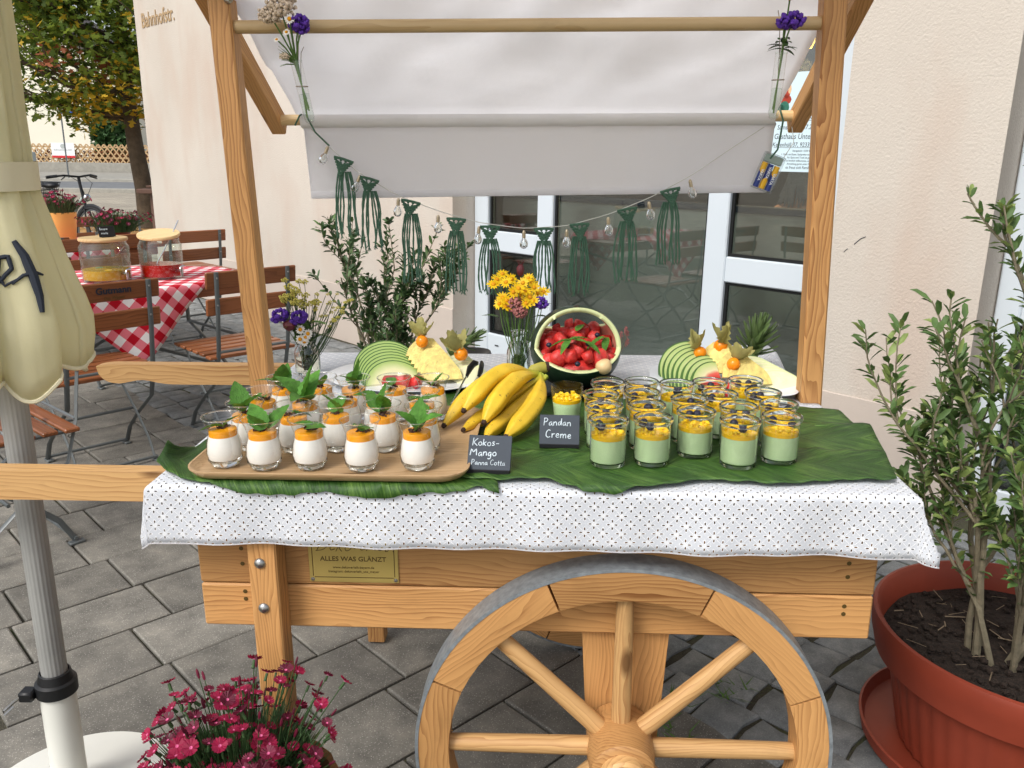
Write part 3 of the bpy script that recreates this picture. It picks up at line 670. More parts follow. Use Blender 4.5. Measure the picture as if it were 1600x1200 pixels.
tp = [(c[0], (c[1][0] * 1.09, c[1][1] * 1.12) if isinstance(c[1], tuple) else c[1] * 1.12) for c in ch]
skinned('top', [tp[0], tp[1], tp[2], (((0, .01, 1.03)), (.115, .095)), ((-.13, .0, 1.095), .062), ((-.20, .03, .98), .05)], [(0, 1), (1, 2), (2, 3), (3, 4), (4, 5)], 'redtop', gp)
skinned('trousers', [tp[0], tp[17], tp[18], (((-.12, .46, .16)), .05), tp[21], tp[22], (((.12, .46, .16)), .05)], [(0, 1), (1, 2), (2, 3), (0, 4), (4, 5), (5, 6)], 'trouser', gp)
hr = MB(); q = random.Random(4)
hr.ball((.01, .035, 1.375), .105, 0, 16, 10, (1, 1.05, 1.08), .1)
for i in range(120):
    a_ = q.uniform(math.pi * .9, math.pi * 2.1); x, y = .01 + .09 * math.cos(a_), .045 + .095 * math.sin(a_)
    hr.tube([(x, y, 1.41), (x * 1.2, y - .02, 1.30), (x * 1.35 + q.uniform(-.03, .03), y - .03 + q.uniform(-.02, .02), 1.18 + q.uniform(-.03, .03))], [.008, .01, .003], 4)
hr.build('hair', 'greyhair', gp)
sb = thing('stool', 'plain wooden stool under the person behind the glass', 'stool', HX @ T((-2.36, 1.02, 0)))
b = MB(); b.lathe([(0, .395), (.18, .395), (.19, .38), (.18, .36), (0, .36)], 24); b.build('seat', 'larch', sb)
for i in range(4): MB().tube([(.12 * (-1) ** i, .12 * (-1) ** (i // 2), .37), (.16 * (-1) ** i, .16 * (-1) ** (i // 2), 0)], .016, 8).build('leg', 'larch', sb)
# notice taped inside the right door pane
ps = thing('poster', 'pale blue printed notice taped inside the upper right door pane', 'poster', HX @ T((-1.955, .2155, 1.575)))
MB().box((0, 0, 0), (.30, .0012, .435), b=0).build('sheet', 'poster', ps, X=Rz(0), smooth=False)
def pline(s_, x, z, size, off=0.0, al='CENTER'): link('print', text_mesh(s_, size, 'ink', 0.0002, off, 0.12, .88, al), ps, T((x, -.0009, z)) @ FACE)
pline('Preisschafkopfen', 0, .015, .036); MB().box((0, -.0009, .008), (.26, .0004, .0018), b=0).build('print_rule', 'ink', ps)
pline('Samstag, 05.07.20 - 18:00', 0, -.030, .029); pline('Gasthaus Unterer Wirt', 0, -.072, .034); pline('Kevenhüll 37, 92339 Beilngries', 0, -.106, .027)
MB().box((0, -.0009, -.110), (.28, .0004, .0014), b=0).build('print_rule', 'ink', ps)
pline('Startgebühr 10,00 €', 0, -.128, .012); pline('1. Preis: ein Essen, Sachpreise und Gutscheine', 0, -.144, .012); pline('Für Speis und Trank ist gesorgt', 0, -.158, .012)
pline('Jeder ist herzlich willkommen, auch Anfänger', 0, -.172, .012); pline('Anmeldung gerne unter 08461', 0, -.186, .012); pline('es freut sich Familie Hirschb', .02, -.204, .018)
fg = MB()
for x, z, rx, rz, mi in ((-.10, .10, .028, .022, 0), (-.098, .135, .018, .03, 0), (-.105, .065, .025, .03, 1), (-.12, .05, .018, .03, 1), (-.095, .175, .010, .012, 2), (-.10, .183, .013, .010, 3), (.12, .10, .02, .05, 0), (-.085, .145, .008, .02, 2)):
    fg.add([(x + rx * math.cos(k * .6283), -.0012 - .0001 * mi, z + rz * math.sin(k * .6283)) for k in range(10)], [list(range(10))], mi)
fg.build('picture', ['inkred', 'inkgreen', 'inkskin', 'ink'], ps, smooth=False)

# ================================================================ the cart
CM = T((0.05, 1.75, 0)) @ Rz(-2.3) @ Ry(-0.86)
TZ = 0.89
cart = thing('market_cart', 'larch wood market cart with spoked wheels, posts and long handles', 'cart', CM)
for i in range(3):
    z = .590 + .0865 * i + .042
    plank('plank', (-.58, -.412, z), (.614, -.412, z), .024, .084, 'larch', cart)
    plank('plank', (-.58, .412, z), (.614, .412, z), .024, .084, 'larch', cart)
    plank('plank', (-.568, -.399, z), (-.568, .399, z), .022, .083, 'larch', cart)
    plank('plank', (.602, -.399, z), (.602, .399, z), .022, .083, 'larch', cart)
plank('floor_board', (-.556, 0, .602), (.590, 0, .602), .79, .018, 'larch', cart)
plank('table_board', (-.612, 0, .868), (.628, 0, .868), .945, .034, 'pine', cart)
# legs and bolts
def leg(x, y, z1, name='leg'): return plank(name, (x, y, 0.012 if x < 0 else .02), (x, y, z1), .05, .05, 'larch', cart, up=(0, 1, 0))
lf = leg(-.445, -.450, .845); lfX = along((-.445, -.450, .012), (-.445, -.450, .845), (0, 1, 0)); leg(-.462, .410 + .038, .845)
for z in (.743, .657):
    MB().lathe([(.0, .006), (.006, .005), (.0095, .002), (.010, 0)], 14, X=Rx(90)).build('bolt', 'bolt', lf, X=lfX.inverted() @ T((-.449, -.4752, z)))
for x, z in ((-.50, .745), (-.50, .715), (-.50, .66), (-.50, .645), (.565, .738), (.565, .712), (.565, .655), (.565, .640)):
    MB().lathe([(0, .0006), (.004, .0004), (.0042, 0)], 8, X=Rx(90)).build('screw', 'engrave', cart, X=T((x, -.4245, z)))
# handles
def handle(y, x0, x1):
    b = MB(); N = 34; H_, L = .056, x1 - x0; top = []; bot = []
    for i in range(N + 1):
        t = i / N; x = x0 + L * (t ** 1.5); u_ = (x - x0)
        zt = .8635; zb = .808
        if u_ < .05: k_ = u_ / .05; zb = .8635 - .010 - (.044) * math.sqrt(max(0, 1 - (1 - k_) ** 2)); zt = .8635 - .006 * (1 - k_) ** 2
        elif .05 <= u_ < .30:
            zb = .8095 + .012 * math.exp(-((u_ - .125) / .045) ** 2) - .002
        top.append((x, zt)); bot.append((x, zb))
    mid = (x0 + x1) / 2; V = []
    for yy in (-.0175, .0175):
        for (x, z) in top: V.append((x - mid, yy, z - .836))
        for (x, z) in bot: V.append((x - mid, yy, z - .836))
    n = N + 1; F = []
    for i in range(N):
        F += [[i, i + 1, n + i + 1, n + i][::-1], [2 * n + i, 2 * n + i + 1, 3 * n + i + 1, 3 * n + i], [i, i + 1, 2 * n + i + 1, 2 * n + i], [n + i, n + i + 1, 3 * n + i + 1, 3 * n + i][::-1]]
    F += [[0, n, 3 * n, 2 * n], [N, n + N, 3 * n + N, 2 * n + N][::-1]]
    b.add(V, F); bm = bmesh.new(); me = b.mesh('handle', 'pine', True, 30); bm.from_mesh(me); bmesh.ops.recalc_face_normals(bm, faces=bm.faces[:]); bm.to_mesh(me); bm.free()
    return link('handle', me, cart, T((mid, y, .836)))
handle(.4425, -1.205, -.40); handle(-.382, -1.205, -.585).location.z += .013
# posts (a little racked to the left), cross bar, rafters
def post(xb, xt): return plank('post', (xb, .06, .60), (xt, .06, 1.98), .046, .046, 'larch', cart, up=(0, 1, 0), b=.004)
post(-.602, -.634); post(.634, .588)
rod('cross_bar', (-.606, .06, 1.672), (.578, .06, 1.670), .0132, 'rodwood', cart)
for sx_, xx in ((-1, -.670), (1, .668)):
    r_ = plank('rafter', (xx, .515, 1.490), (xx, -.30, 1.967), .038, .046, 'larch', cart)
MB().lathe([(0, .008), (.006, .007), (.010, .002), (.0105, 0)], 12, X=Rx(90)).build('bolt', 'bolt', cart, X=T((-.606, .036, 1.722)))
rod('canopy_rod', (-.652, .475, 1.506), (.650, .475, 1.512), .0135, 'rodwood', cart)
rod('canopy_rod', (-.652, -.26, 1.958), (.650, -.26, 1.962), .0135, 'rodwood', cart)
# axle support boards behind the wheel and wheels
for y in (-.385, .385):
    b = MB(); F_ = cbox(1, 1, 1, 0)[1]
    V = []
    for yy in (-.018, .018):
        V += [(-.085, yy, .22), (.085, yy, .22), (.060, yy, -.22), (-.060, yy, -.22)]
    b.add([(z_, y_, -x_) for x_, y_, z_ in V], [[0, 1, 2, 3], [7, 6, 5, 4], [0, 4, 5, 1], [1, 5, 6, 2], [2, 6, 7, 3], [3, 7, 4, 0]])
    b.build('axle_board', 'larch', cart, X=T((.188, y, .47)) @ Ry(-90), smooth=False)
rod('axle', (.18, -.42, .378), (.18, .42, .378), .02, 'steel', cart)
WR, WI = .369, .311
def felloe_mesh(k):
    a0, a1 = R(90 - 22.5 + .35), R(90 + 22.5 - .35); N = 8; b = MB(); V = []
    for i in range(N + 1):
        t = a0 + (a1 - a0) * i / N
        for r_, y_ in ((WI, -.0275), (WI + .004, -.0285), (WR - .003, -.0285), (WR - .003, .0285), (WI, .0285)):
            V.append((r_ * math.cos(t), y_, r_ * math.sin(t) - .34))
    F = [[i * 5 + j, i * 5 + (j + 1) % 5, (i + 1) * 5 + (j + 1) % 5, (i + 1) * 5 + j] for i in range(N) for j in range(5)] + [[0, 1, 2, 3, 4][::-1], [N * 5 + j for j in range(5)]]
    b.add(V, F); me = b.mesh('felloe', 'larch', True, 30)
    bm = bmesh.new(); bm.from_mesh(me); bmesh.ops.recalc_face_normals(bm, faces=bm.faces[:]); bm.to_mesh(me); bm.free(); return me
FM = felloe_mesh(0)
def spoke_mesh():
    return MB().tube([(x, 0, 0) for x in (-.14, -.08, 0, .08, .14)], [.0175, .0172, .0165, .0158, .0150], 16).mesh('spoke', 'pine')
SM = spoke_mesh()
def wheel(y, flip):
    wh = bpy.data.objects.new('wheel', None); col.objects.link(wh); wh.parent = cart; wh.matrix_local = T((.18, y, .378)) @ (Rz(180) if flip else Matrix())
    for k in range(8):
        link('felloe', FM, wh, Matrix.Rotation(R(-45 * k + 1), 4, 'Y') @ T((0, 0, .34)))
        link('spoke', SM, wh, Matrix.Rotation(R(-45 * k), 4, 'Y') @ T((0, 0, .185)) @ Ry(-90))
    b = MB(); b.lathe([(WR - .003, -.0295), (WR + .003, -.0295), (WR + .003, .0295), (WR - .003, .0295), (WR - .003, -.0295)], 96, X=Rx(90)); b.build('tyre', 'tyre', wh)
    hb = MB(); hb.lathe([(0, .075), (.050, .075), (.056, .070), (.060, .030), (.060, -.045), (0, -.045)], 40, X=Rx(90)); h_ = hb.build('hub', 'larch', wh, X=Ry(28))
    hc = MB(); hc.lathe([(0, .022), (.036, .022), (.041, .017), (.042, 0)], 32); hc.build('hub_cap', 'pine', h_, X=T((0, -.075, 0)) @ Rx(90))
    return wh
wheel(-.4545, False); wheel(.4545, True)
# brass plate
pq = MB().box((0, 0, 0), (.160, .003, .108), b=.0012).build('name_plate', 'brass', cart, X=T((-.299, -.4262, .738)), smooth=False, label='brass name plate engraved with lettering')
b = MB()
for x0, z0, x1, z1 in ((-.071, -.044, .071, -.044), (-.073, -.042, -.073, .05), (.073, -.042, .073, .05)): b.tube([(x0, -.0016, z0), (x1, -.0016, z1)], .0007, 5)
b.build('engraved_border', 'engrave', pq)
b = MB(); x1 = handwriting(b, 'Dekoverleih', -.066, .008, .030, .00075, -.0016, .55, .92, 3, 1.02); b.build('engraved_script', 'engrave', pq)
link('engraved_text', text_mesh('ALLES WAS GLÄNZT', .0125, 'engrave', .0003, .00015, 0, 1.02), pq, T((0, -.0017, -.012)) @ FACE)
link('engraved_text', text_mesh('www.dekoverleih-bayern.de', .0065, 'engrave', .0003, 0), pq, T((0, -.0017, -.0265)) @ FACE)
link('engraved_text', text_mesh('Instagram: dekoverleih_ute_meyer', .0065, 'engrave', .0003, 0), pq, T((0, -.0017, -.0345)) @ FACE)
for sx_ in (-1, 1): MB().lathe([(0, .0016), (.003, .0012), (.0038, 0)], 10, X=Rx(90)).build('screw', 'bolt', pq, X=T((sx_ * .0745, -.0015, -.0485)))

# ---------------------------------------------------------------- canopy cloth over the rods
N1, N2 = 60, 46; P = []; UV = []
prof = []
for i in range(30): t = i / 29; prof.append((-.40 + .855 * t, 2.056 - .5355 * t - .020 * math.sin(math.pi * t) ** 2))
for i in range(1, 7): a_ = R(60 - 25 * i); prof.append((.475 + .0165 * math.cos(a_), 1.508 + .0165 * math.sin(a_) + .001))
for i in range(1, 14): t = i / 13; prof.append((.492 + .012 * t, 1.496 - .187 * t))
for i, (y, z) in enumerate(prof):
    row = []
    for j in range(N1 + 1):
        u_ = j / N1; x = -.600 + 1.212 * u_ + (.010 if i < 30 else 0.0) * (u_ - .5) * 0
        if i < 30: x = -.607 + (1.190 + .022 * i / 29) * u_ - .03 * math.sin(i / 29 * math.pi) * (1 - 2 * u_) * .5
        amp = (.020 * math.sin(math.pi * min(1, i / 29)) ** .5 if i < 30 else .0025 + .006 * max(0, (i - 36) / 13))
        nz = 1.3 * noise.noise(Vector((x * 3.1 + y * 2, y * 5 - x, 3.3))) + .8 * noise.noise(Vector((x * 9 + y * 7, y * 9, 1.3))) + .35 * noise.noise(Vector((x * 22 - y * 18, y * 14, 7)))
        dx = Vector((0, .53, .85)) if i < 30 else Vector((0, 1, 0.0))
        p = Vector((x, y, z)) + dx * nz * amp * (1.0 if i < 30 or i > 36 else .2)
        if i >= 36: p.z += (.018 * u_ - .003) * (i - 36) / 13; p.x += .006 * (1 - 2 * u_) * (i - 36) / 13
        row.append(p)
    P.append(row)
M['casing'] = mat('casing_cotton', (246, 246, 248), 0.9, 0.02, 6, bump=0.4, bdist=0.004, spec=0.1, trans=0.25, bscale=60)
M['canopy'] = mat('canopy_cotton', (250, 250, 252), 0.9, 0.02, 6, bump=0.55, bdist=0.012, spec=0.1, trans=0.76, bscale=13)
cn = MB().grid(P).build('canopy_cloth', 'canopy', None, CM, ang=80, label='white cotton canopy hanging over the rod above the cart', cat='canopy')
sd_ = cn.modifiers.new('thick', 'SOLIDIFY'); sd_.thickness = .0012
cs_ = []
for j in range(61):
    x = -.600 + 1.205 * j / 60; row = []
    for k_ in range(15):
        a_ = 2 * math.pi * k_ / 14; r_ = .0175 + .0018 * noise.noise(Vector((x * 26, math.cos(a_) * 2, math.sin(a_) * 2))) + .0012 * noise.noise(Vector((x * 70, k_ * .4, 3)))
        row.append((x, .475 + r_ * math.cos(a_), 1.508 + .004 * (x + .6) / 1.2 - .002 + 1.12 * r_ * math.sin(a_)))
    cs_.append(row)
MB().grid(cs_).build('rod_casing', 'casing', cn, ang=80)
hm = MB(); hm.grid([[P[-1][j] + Vector((0, -.0035, .019)) for j in range(N1 + 1)], [P[-1][j] + Vector((0, -.0045, .010)) for j in range(N1 + 1)], [P[-1][j] + Vector((0, -.0035, .001)) for j in range(N1 + 1)]]); hm.build('hem', 'cotton', cn, ang=80)

# ---------------------------------------------------------------- eyelet table cloth
X0, X1, Y0, Y1 = -.618, .634, -.479, .476
def fold(ex):
    r_ = .010
    if ex <= 0: return 0.0, 0.0
    if ex < r_ * 1.57: a_ = ex / r_; return r_ * math.sin(a_), r_ * (1 - math.cos(a_))
    return r_, r_ + ex - r_ * 1.57
def ax_pts(a, b, over0, over1, n):
    o = [a - over0 * (1 - i / 9) for i in range(9)] + [a - .016, a - .012, a - .008, a - .004]
    o += [a + (b - a) * i / n for i in range(n + 1)] + [b + .004, b + .008, b + .012, b + .016] + [b + over1 * (i / 9) for i in range(1, 10)]
    return sorted(set(round(v, 5) for v in o))
us = ax_pts(X0, X1, .085, .085, 74); vs2 = ax_pts(Y0, Y1, .108, .08, 54)
P = []; UV = []
for v_ in vs2:
    row = []; ru = []
    for u_ in us:
        exl, exr, eyf, eyb = max(0, X0 - u_), max(0, u_ - X1), max(0, Y0 - v_), max(0, v_ - Y1)
        ex, ey = max(exl, exr), max(eyf, eyb); ox, dx = fold(ex); oy, dy = fold(ey)
        x = min(max(u_, X0), X1) + (ox if exr else -ox); y = min(max(v_, Y0), Y1) + (oy if eyb else -oy)
        drop = max(dx, dy) + .12 * min(dx, dy)
        if ex and ey: k_ = min(1, min(ex, ey) / .085); x += (1 if exr else -1) * ex * (.36 if exr else .12) * k_; y += (1 if eyb else -1) * ey * .10 * k_
        # soft waves in the hanging part, creases on top
        wv = math.sin(u_ * 21 + .6) * .5 + noise.noise(Vector((u_ * 5, 2, 0))) * 1.2 + .5 * math.sin(u_ * 47)
        if ey: y += (-1 if eyf else 1) * (.004 + .006 * wv) * min(1, dy / .09); drop -= .006 * noise.noise(Vector((u_ * 3.3, 9, 0))) * min(1, dy / .1) - .004 * max(0, u_) * min(1, dy / .1) * 2
        wx = math.sin(v_ * 23) * .6 + noise.noise(Vector((5, v_ * 6, 0)))
        if ex: x += (1 if exr else -1) * (.004 + .005 * wx) * min(1, dx / .08)
        z = TZ - drop + .0025 * noise.noise(Vector((u_ * 6, v_ * 6, 4))) * (not (ex or ey))
        if u_ > .5 and v_ > .30: z += .030 * min(1, (u_ - .5) / .1) * min(1, (v_ - .30) / .1) * (0 if (ex or ey) else 1) + (.03 if (ex or ey) else 0) * min(1, (v_ - .30) / .1)
        row.append((x, y, z)); ru.append((u_, v_))
    P.append(row); UV.append(ru)
def at_post(i, j):
    x, y = (us[j] + us[j + 1]) / 2, (vs2[i] + vs2[i + 1]) / 2
    return .03 < y < .09 and (x < -.575 or x > .605)
tcl = MB().grid(P, uv=UV, skip=at_post).build('tablecloth', 'eyelet', None, CM, ang=80, label='white eyelet lace cloth draped over the cart top', cat='tablecloth')
s1 = tcl.modifiers.new('thick', 'SOLIDIFY'); s1.thickness = .001
hb = MB(); fr_ = [Vector(p) for p in P[0]]
hb.tube([p + Vector((0, -.0005, 0)) for p in fr_], .0012, 6); hb.build('hem', 'cotton', tcl)

# ================================================================ things on the cart top (cart coordinates)
def L(x, y, z=TZ): return CM @ T((x, y, z))
ORD = ['first', 'second', 'third', 'fourth', 'fifth', 'sixth', 'seventh', 'eighth', 'ninth', 'tenth', 'eleventh']
# banana leaves: sheets between two edge lines, veins slanting from the midrib
def banana_leaf(label, front, back, z, seed, n=60, m=16, droop=None, curl=None):
    def samp(pl, t):
        d_ = [0]
        for i in range(1, len(pl)): d_.append(d_[-1] + math.dist(pl[i], pl[i - 1]))
        s_ = t * d_[-1]
        for i in range(1, len(pl)):
            if s_ <= d_[i] + 1e-9: k_ = (s_ - d_[i - 1]) / max(1e-9, d_[i] - d_[i - 1]); return (pl[i - 1][0] + (pl[i][0] - pl[i - 1][0]) * k_, pl[i - 1][1] + (pl[i][1] - pl[i - 1][1]) * k_)
        return pl[-1]
    P = []; UV = []
    for i in range(n + 1):
        t = i / n; f_, b_ = samp(front, t), samp(back, t); row = []; ru = []
        for j in range(m + 1):
            s_ = j / m; x, y = f_[0] + (b_[0] - f_[0]) * s_, f_[1] + (b_[1] - f_[1]) * s_
            if j in (0, m): y += .003 * noise.noise(Vector((x * 60, seed, j)))
            zz = z + .0022 * noise.noise(Vector((x * 30, y * 9, seed))) + .0015 * math.sin(t * 95 + s_ * 9) * (abs(s_ - .5) * 2)
            over = Y0 - .010 - y
            if over > 0: y = Y0 - .010 - min(over, .004) - over * .12; zz -= over * .95
            zz = max(zz, TZ + .0042) if over <= 0 else zz
            if curl: zz += curl(t, s_)
            row.append((x, y, zz)); ru.append((t * .9, (s_ - .5) * .4))
        P.append(row); UV.append(ru)
    o = MB().grid(P, uv=UV).build('banana_leaf', 'bleaf', None, CM, ang=70, label=label, cat='leaf', group='banana leaves on the cart top')
    so_ = o.modifiers.new('thick', 'SOLIDIFY'); so_.thickness = .0008
    return o
banana_leaf('banana leaf under the wooden tray, its left end curling up', [(-.634, -.425), (-.56, -.478), (-.46, -.505), (-.40, -.508), (-.33, -.500), (-.23, -.512), (-.16, -.500), (-.10, -.496), (-.07, -.486), (-.035, -.500)], [(-.622, -.40), (-.60, -.25), (-.50, -.12), (-.30, -.06), (-.16, -.16), (-.045, -.430)], TZ + .0065, 1.1,
            curl=lambda t, s_: .030 * max(0, 1 - t / .10) ** 2 * (.4 + s_))
banana_leaf('long banana leaf along the front edge below the jars', [(-.115, -.455), (-.043, -.463), (.037, -.455), (.10, -.495), (.151, -.50), (.303, -.450), (.42, -.462), (.547, -.440), (.622, -.436)], [(-.125, -.285), (.0, -.315), (.13, -.322), (.332, -.272), (.48, -.285), (.655, -.296)], TZ + .0095, 2.3)
banana_leaf('wide banana leaf under the back rows of jars', [(-.20, -.29), (.0, -.335), (.13, -.345), (.332, -.30), (.50, -.31), (.652, -.312)], [(-.22, -.16), (.0, -.13), (.2, -.12), (.42, -.12), (.55, -.125), (.690, -.13)], TZ + .0065, 3.7)
banana_leaf('banana leaf running from the bananas to the back plates', [(-.36, -.10), (-.2, -.17), (.0, -.145), (.2, -.135), (.42, -.14), (.66, -.15)], [(-.32, -.01), (-.16, .10), (.0, .06), (.22, .03), (.45, .02), (.66, -.03)], TZ + .0045, 5.9)

# wooden tray
tx0, tx1, ty0, ty1 = -.560, -.094, -.486, -.105; tz = TZ + .0085
def rrect(x0, x1, y0, y1, r_, n=6):
    o = []
    for cx, cy, a0 in ((x1 - r_, y1 - r_, 0), (x0 + r_, y1 - r_, 90), (x0 + r_, y0 + r_, 180), (x1 - r_, y0 + r_, 270)):
        for i in range(n + 1): a_ = R(a0 + 90 * i / n); o.append((cx + r_ * math.cos(a_), cy + r_ * math.sin(a_)))
    return o
cxm, cym = (tx0 + tx1) / 2, (ty0 + ty1) / 2
b = MB(); rings = []
for off, z in ((.012, 0), (.002, .003), (-.006, .014), (-.006, .0165), (-.003, .0165), (.006, .0075), (.014, .0055)):
    rings.append([(x - cxm, y - cym, z) for x, y in rrect(tx0 + off, tx1 - off, ty0 + off, ty1 - off, .045 - off * .5)])
n = len(rings[0]); V = [p for r_ in rings for p in r_]; F = [[i * n + j, i * n + (j + 1) % n, (i + 1) * n + (j + 1) % n, (i + 1) * n + j] for i in range(len(rings) - 1) for j in range(n)]
F += [list(range(n))[::-1], [(len(rings) - 1) * n + j for j in range(n)]]
b.add(V, F).build('serving_tray', 'tray', None, L(cxm, cym, tz), label='pale wooden tray with raised rim holding the white desserts', cat='tray')
TT = tz + .0062
# mint leaf: toothed, folded along the midrib
def leaf_pts(Ln, Wd, fold_=.25, bend=.2, n=14, tooth=.06):
    V = []; 
    for i in range(n + 1):
        t = i / n; w_ = Wd * math.sin(math.pi * min(1, (t * .97 + .03) ** .8)) ** .75 * (1 + (tooth if i % 2 else -tooth) * (0 < i < n)) * (1 - .25 * t)
        x = Ln * t; z = -bend * Ln * t * t + .010 * Ln * math.sin(t * 40)
        V += [(x, -w_, z + abs(w_) * fold_), (x, 0, z), (x, w_, z + abs(w_) * fold_)]
    F = []
    for i in range(n): F += [[3 * i, 3 * i + 1, 3 * i + 4, 3 * i + 3], [3 * i + 1, 3 * i + 2, 3 * i + 5, 3 * i + 4]]
    return V, F
MINT = [MB().add(*leaf_pts(.034, .0115, .35, b_)).mesh('mint_leaf', 'mint', True, 60) for b_ in (-.1, .2, .5)]
q = random.Random(21)
# glass meshes shared by all of the tea glasses
HGT = .088
outer = [(.0185, .0), (.0225, .002), (.0285, .012), (.0305, .024), (.0285, .042), (.0248, .056), (.0250, .064), (.0285, .076), (.0335, .0872)]
inner = [(.0330, .0876), (.0278, .076), (.0242, .064), (.0240, .056), (.0275, .042), (.0293, .024), (.0270, .013), (.020, .0105), (0, .0102)]
M['teaglass'] = glass('tea_glass', (0.985, 0.99, 0.985), 1.85)
TG = MB().lathe(outer[2:], 44).mesh('glass', 'teaglass')
TF = MB().lathe([(0, 0), (.0185, 0), (.0225, .002), (.0285, .012), (.0262, .0115), (0, .0095)], 44).mesh('glass_foot', 'footglass')
TRIM = MB().lathe([(.0335 + .0011 * math.cos(R(a_)), .0874 + .0011 * math.sin(R(a_))) for a_ in range(0, 361, 45)], 44).mesh('glass_rim', 'footglass')
PC = MB().lathe([(0, .0112), (.0195, .0115), (.0262, .0145), (.0285, .024), (.0267, .042), (.0242, .0525), (.0236, .0545), (0, .0545)], 40).mesh('panna_cotta', 'panna')
MG = MB().lathe([(0, .0546), (.0234, .0546), (.0233, .058), (.0234, .0645), (.0228, .0655), (.014, .0665), (0, .0668)], 40).mesh('mango_layer', 'mango')
def crumb_mesh(seed):
    b = MB(); q2 = random.Random(seed); cx, cy = q2.uniform(-.006, .006), q2.uniform(-.006, .006)
    for i in range(34):
        a_, r_ = q2.uniform(0, 6.28), .011 * math.sqrt(q2.random()); s_ = q2.uniform(.0012, .0028)
        b.ball((cx + r_ * math.cos(a_), cy + r_ * math.sin(a_), .0672 + q2.uniform(0, .0035)), s_, 0, 5, 3, (1, 1, .8), .5, seed=i)
    return b.mesh('chocolate_crumble', 'crumb', False)
CR = [crumb_mesh(k) for k in range(4)]
PANNA = [[(-.511, -.427), (-.439, -.437), (-.361, -.432), (-.272, -.436), (-.178, -.427)], [(-.501, -.343), (-.411, -.352), (-.337, -.343), (-.253, -.340), (-.178, -.349)],
         [(-.497, -.261), (-.414, -.271), (-.343, -.249), (-.278, -.253), (-.195, -.256)], [(-.486, -.169), (-.415, -.159), (-.346, -.164), (-.264, -.161), (-.188, -.158)]]
ROWN = ['front row', 'second row', 'third row', 'back row']
BIGM = {(2, 1): 4, (0, 1): 3, (3, 2): 3, (1, 0): 3, (3, 0): 3, (1, 2): 2, (0, 4): 3, (1, 3): 3}
for r_, row in enumerate(PANNA):
    for c_, (x, y) in enumerate(row):
        d = thing('dessert_glass', f'white panna cotta glass with orange mango layer, {ROWN[r_]}, {ORD[c_]} from left', 'dessert', L(x, y, TT) @ Rz(q.uniform(0, 360)), 'panna cotta glasses on the tray')
        for nm, me in (('glass', TG), ('glass_foot', TF), ('glass_rim', TRIM), ('panna_cotta', PC), ('mango_layer', MG), ('chocolate_crumble', q.choice(CR))):
            o_ = link(nm, me, d)
            if nm == 'chocolate_crumble': o_.rotation_euler.z = q.uniform(0, 6.28); o_['kind'] = 'stuff'
        k_ = BIGM.get((r_, c_), q.choice((1, 2, 2))); a0 = q.uniform(0, 360)
        for i in range(k_):
            big = 1.95 if (r_, c_) == (2, 1) else (1.5 if (r_, c_) in BIGM else 1.05)
            el_ = q.uniform(35, 78) if (r_, c_) in BIGM else q.uniform(5, 45)
            link('mint_leaf', q.choice(MINT), d, T((q.uniform(-.008, .008), q.uniform(-.008, .008), .070)) @ Rz(a0 + i * 360 / k_ + q.uniform(-25, 25)) @ Ry(-el_) @ Rx(q.uniform(-25, 25)) @ Matrix.Scale(big * q.uniform(.9, 1.15), 4))
# jars of pandan cream
JH = .084; JO = [(.0, .0), (.0285, .0), (.0305, .003), (.0312, .008), (.0312, .070), (.0318, .0735), (.0340, .0750), (.0349, .0775), (.0350, .0800), (.0344, .0822), (.0332, .0830), (.0318, .0830), (.0308, .0820), (.0304, .0790), (.0300, .0680), (.0298, .009), (.027, .006), (.0, .005)]
JG = MB().lathe(JO, 44).mesh('jar_glass', 'footglass')
JC = MB().lathe([(0, .0068), (.0265, .0070), (.0290, .0095), (.0294, .051), (0, .0515)], 40).mesh('pandan_cream', 'pandan')
JM = MB().lathe([(0, .0513), (.0292, .0513), (.0294, .0585), (.022, .0600), (0, .0607)], 40).mesh('mango_gel', 'mangogel')
def mango_bits(seed, zb=.0585, rad=.026):
    b = MB(); q2 = random.Random(seed)
    for i in range(42):
        a_, r_ = q2.uniform(0, 6.28), rad * math.sqrt(q2.random()); s_ = q2.uniform(.0038, .0058)
        b.ball((r_ * math.cos(a_), r_ * math.sin(a_), zb + q2.uniform(-.002, .0055)), s_ * .72, 0, 6, 4, (1.1, 1, .9), .6, seed=i + seed)
    return b.mesh('mango_cubes', 'mangobit', True, 50)
JB = [mango_bits(k * 11) for k in range(4)]
def berry_mesh():
    b = MB(); b.lathe([(0, -.0058), (.004, -.0046), (.0064, -.0015), (.0064, .0015), (.0045, .0044), (.0026, .0052), (.0022, .0042), (0, .0040)], 14); return b.mesh('blueberry', 'blueberry')
BER = berry_mesh()
JARS = [[(.147, -.386), (.224, -.376), (.305, -.332), (.371, -.383), (.448, -.358)], [(.144, -.303), (.222, -.296), (.305, -.256), (.386, -.301), (.462, -.282)],
        [(.143, -.229), (.222, -.216), (.368, -.220), (.452, -.207)], [(.162, -.146), (.229, -.138), (.297, -.151), (.364, -.138), (.439, -.119)]]
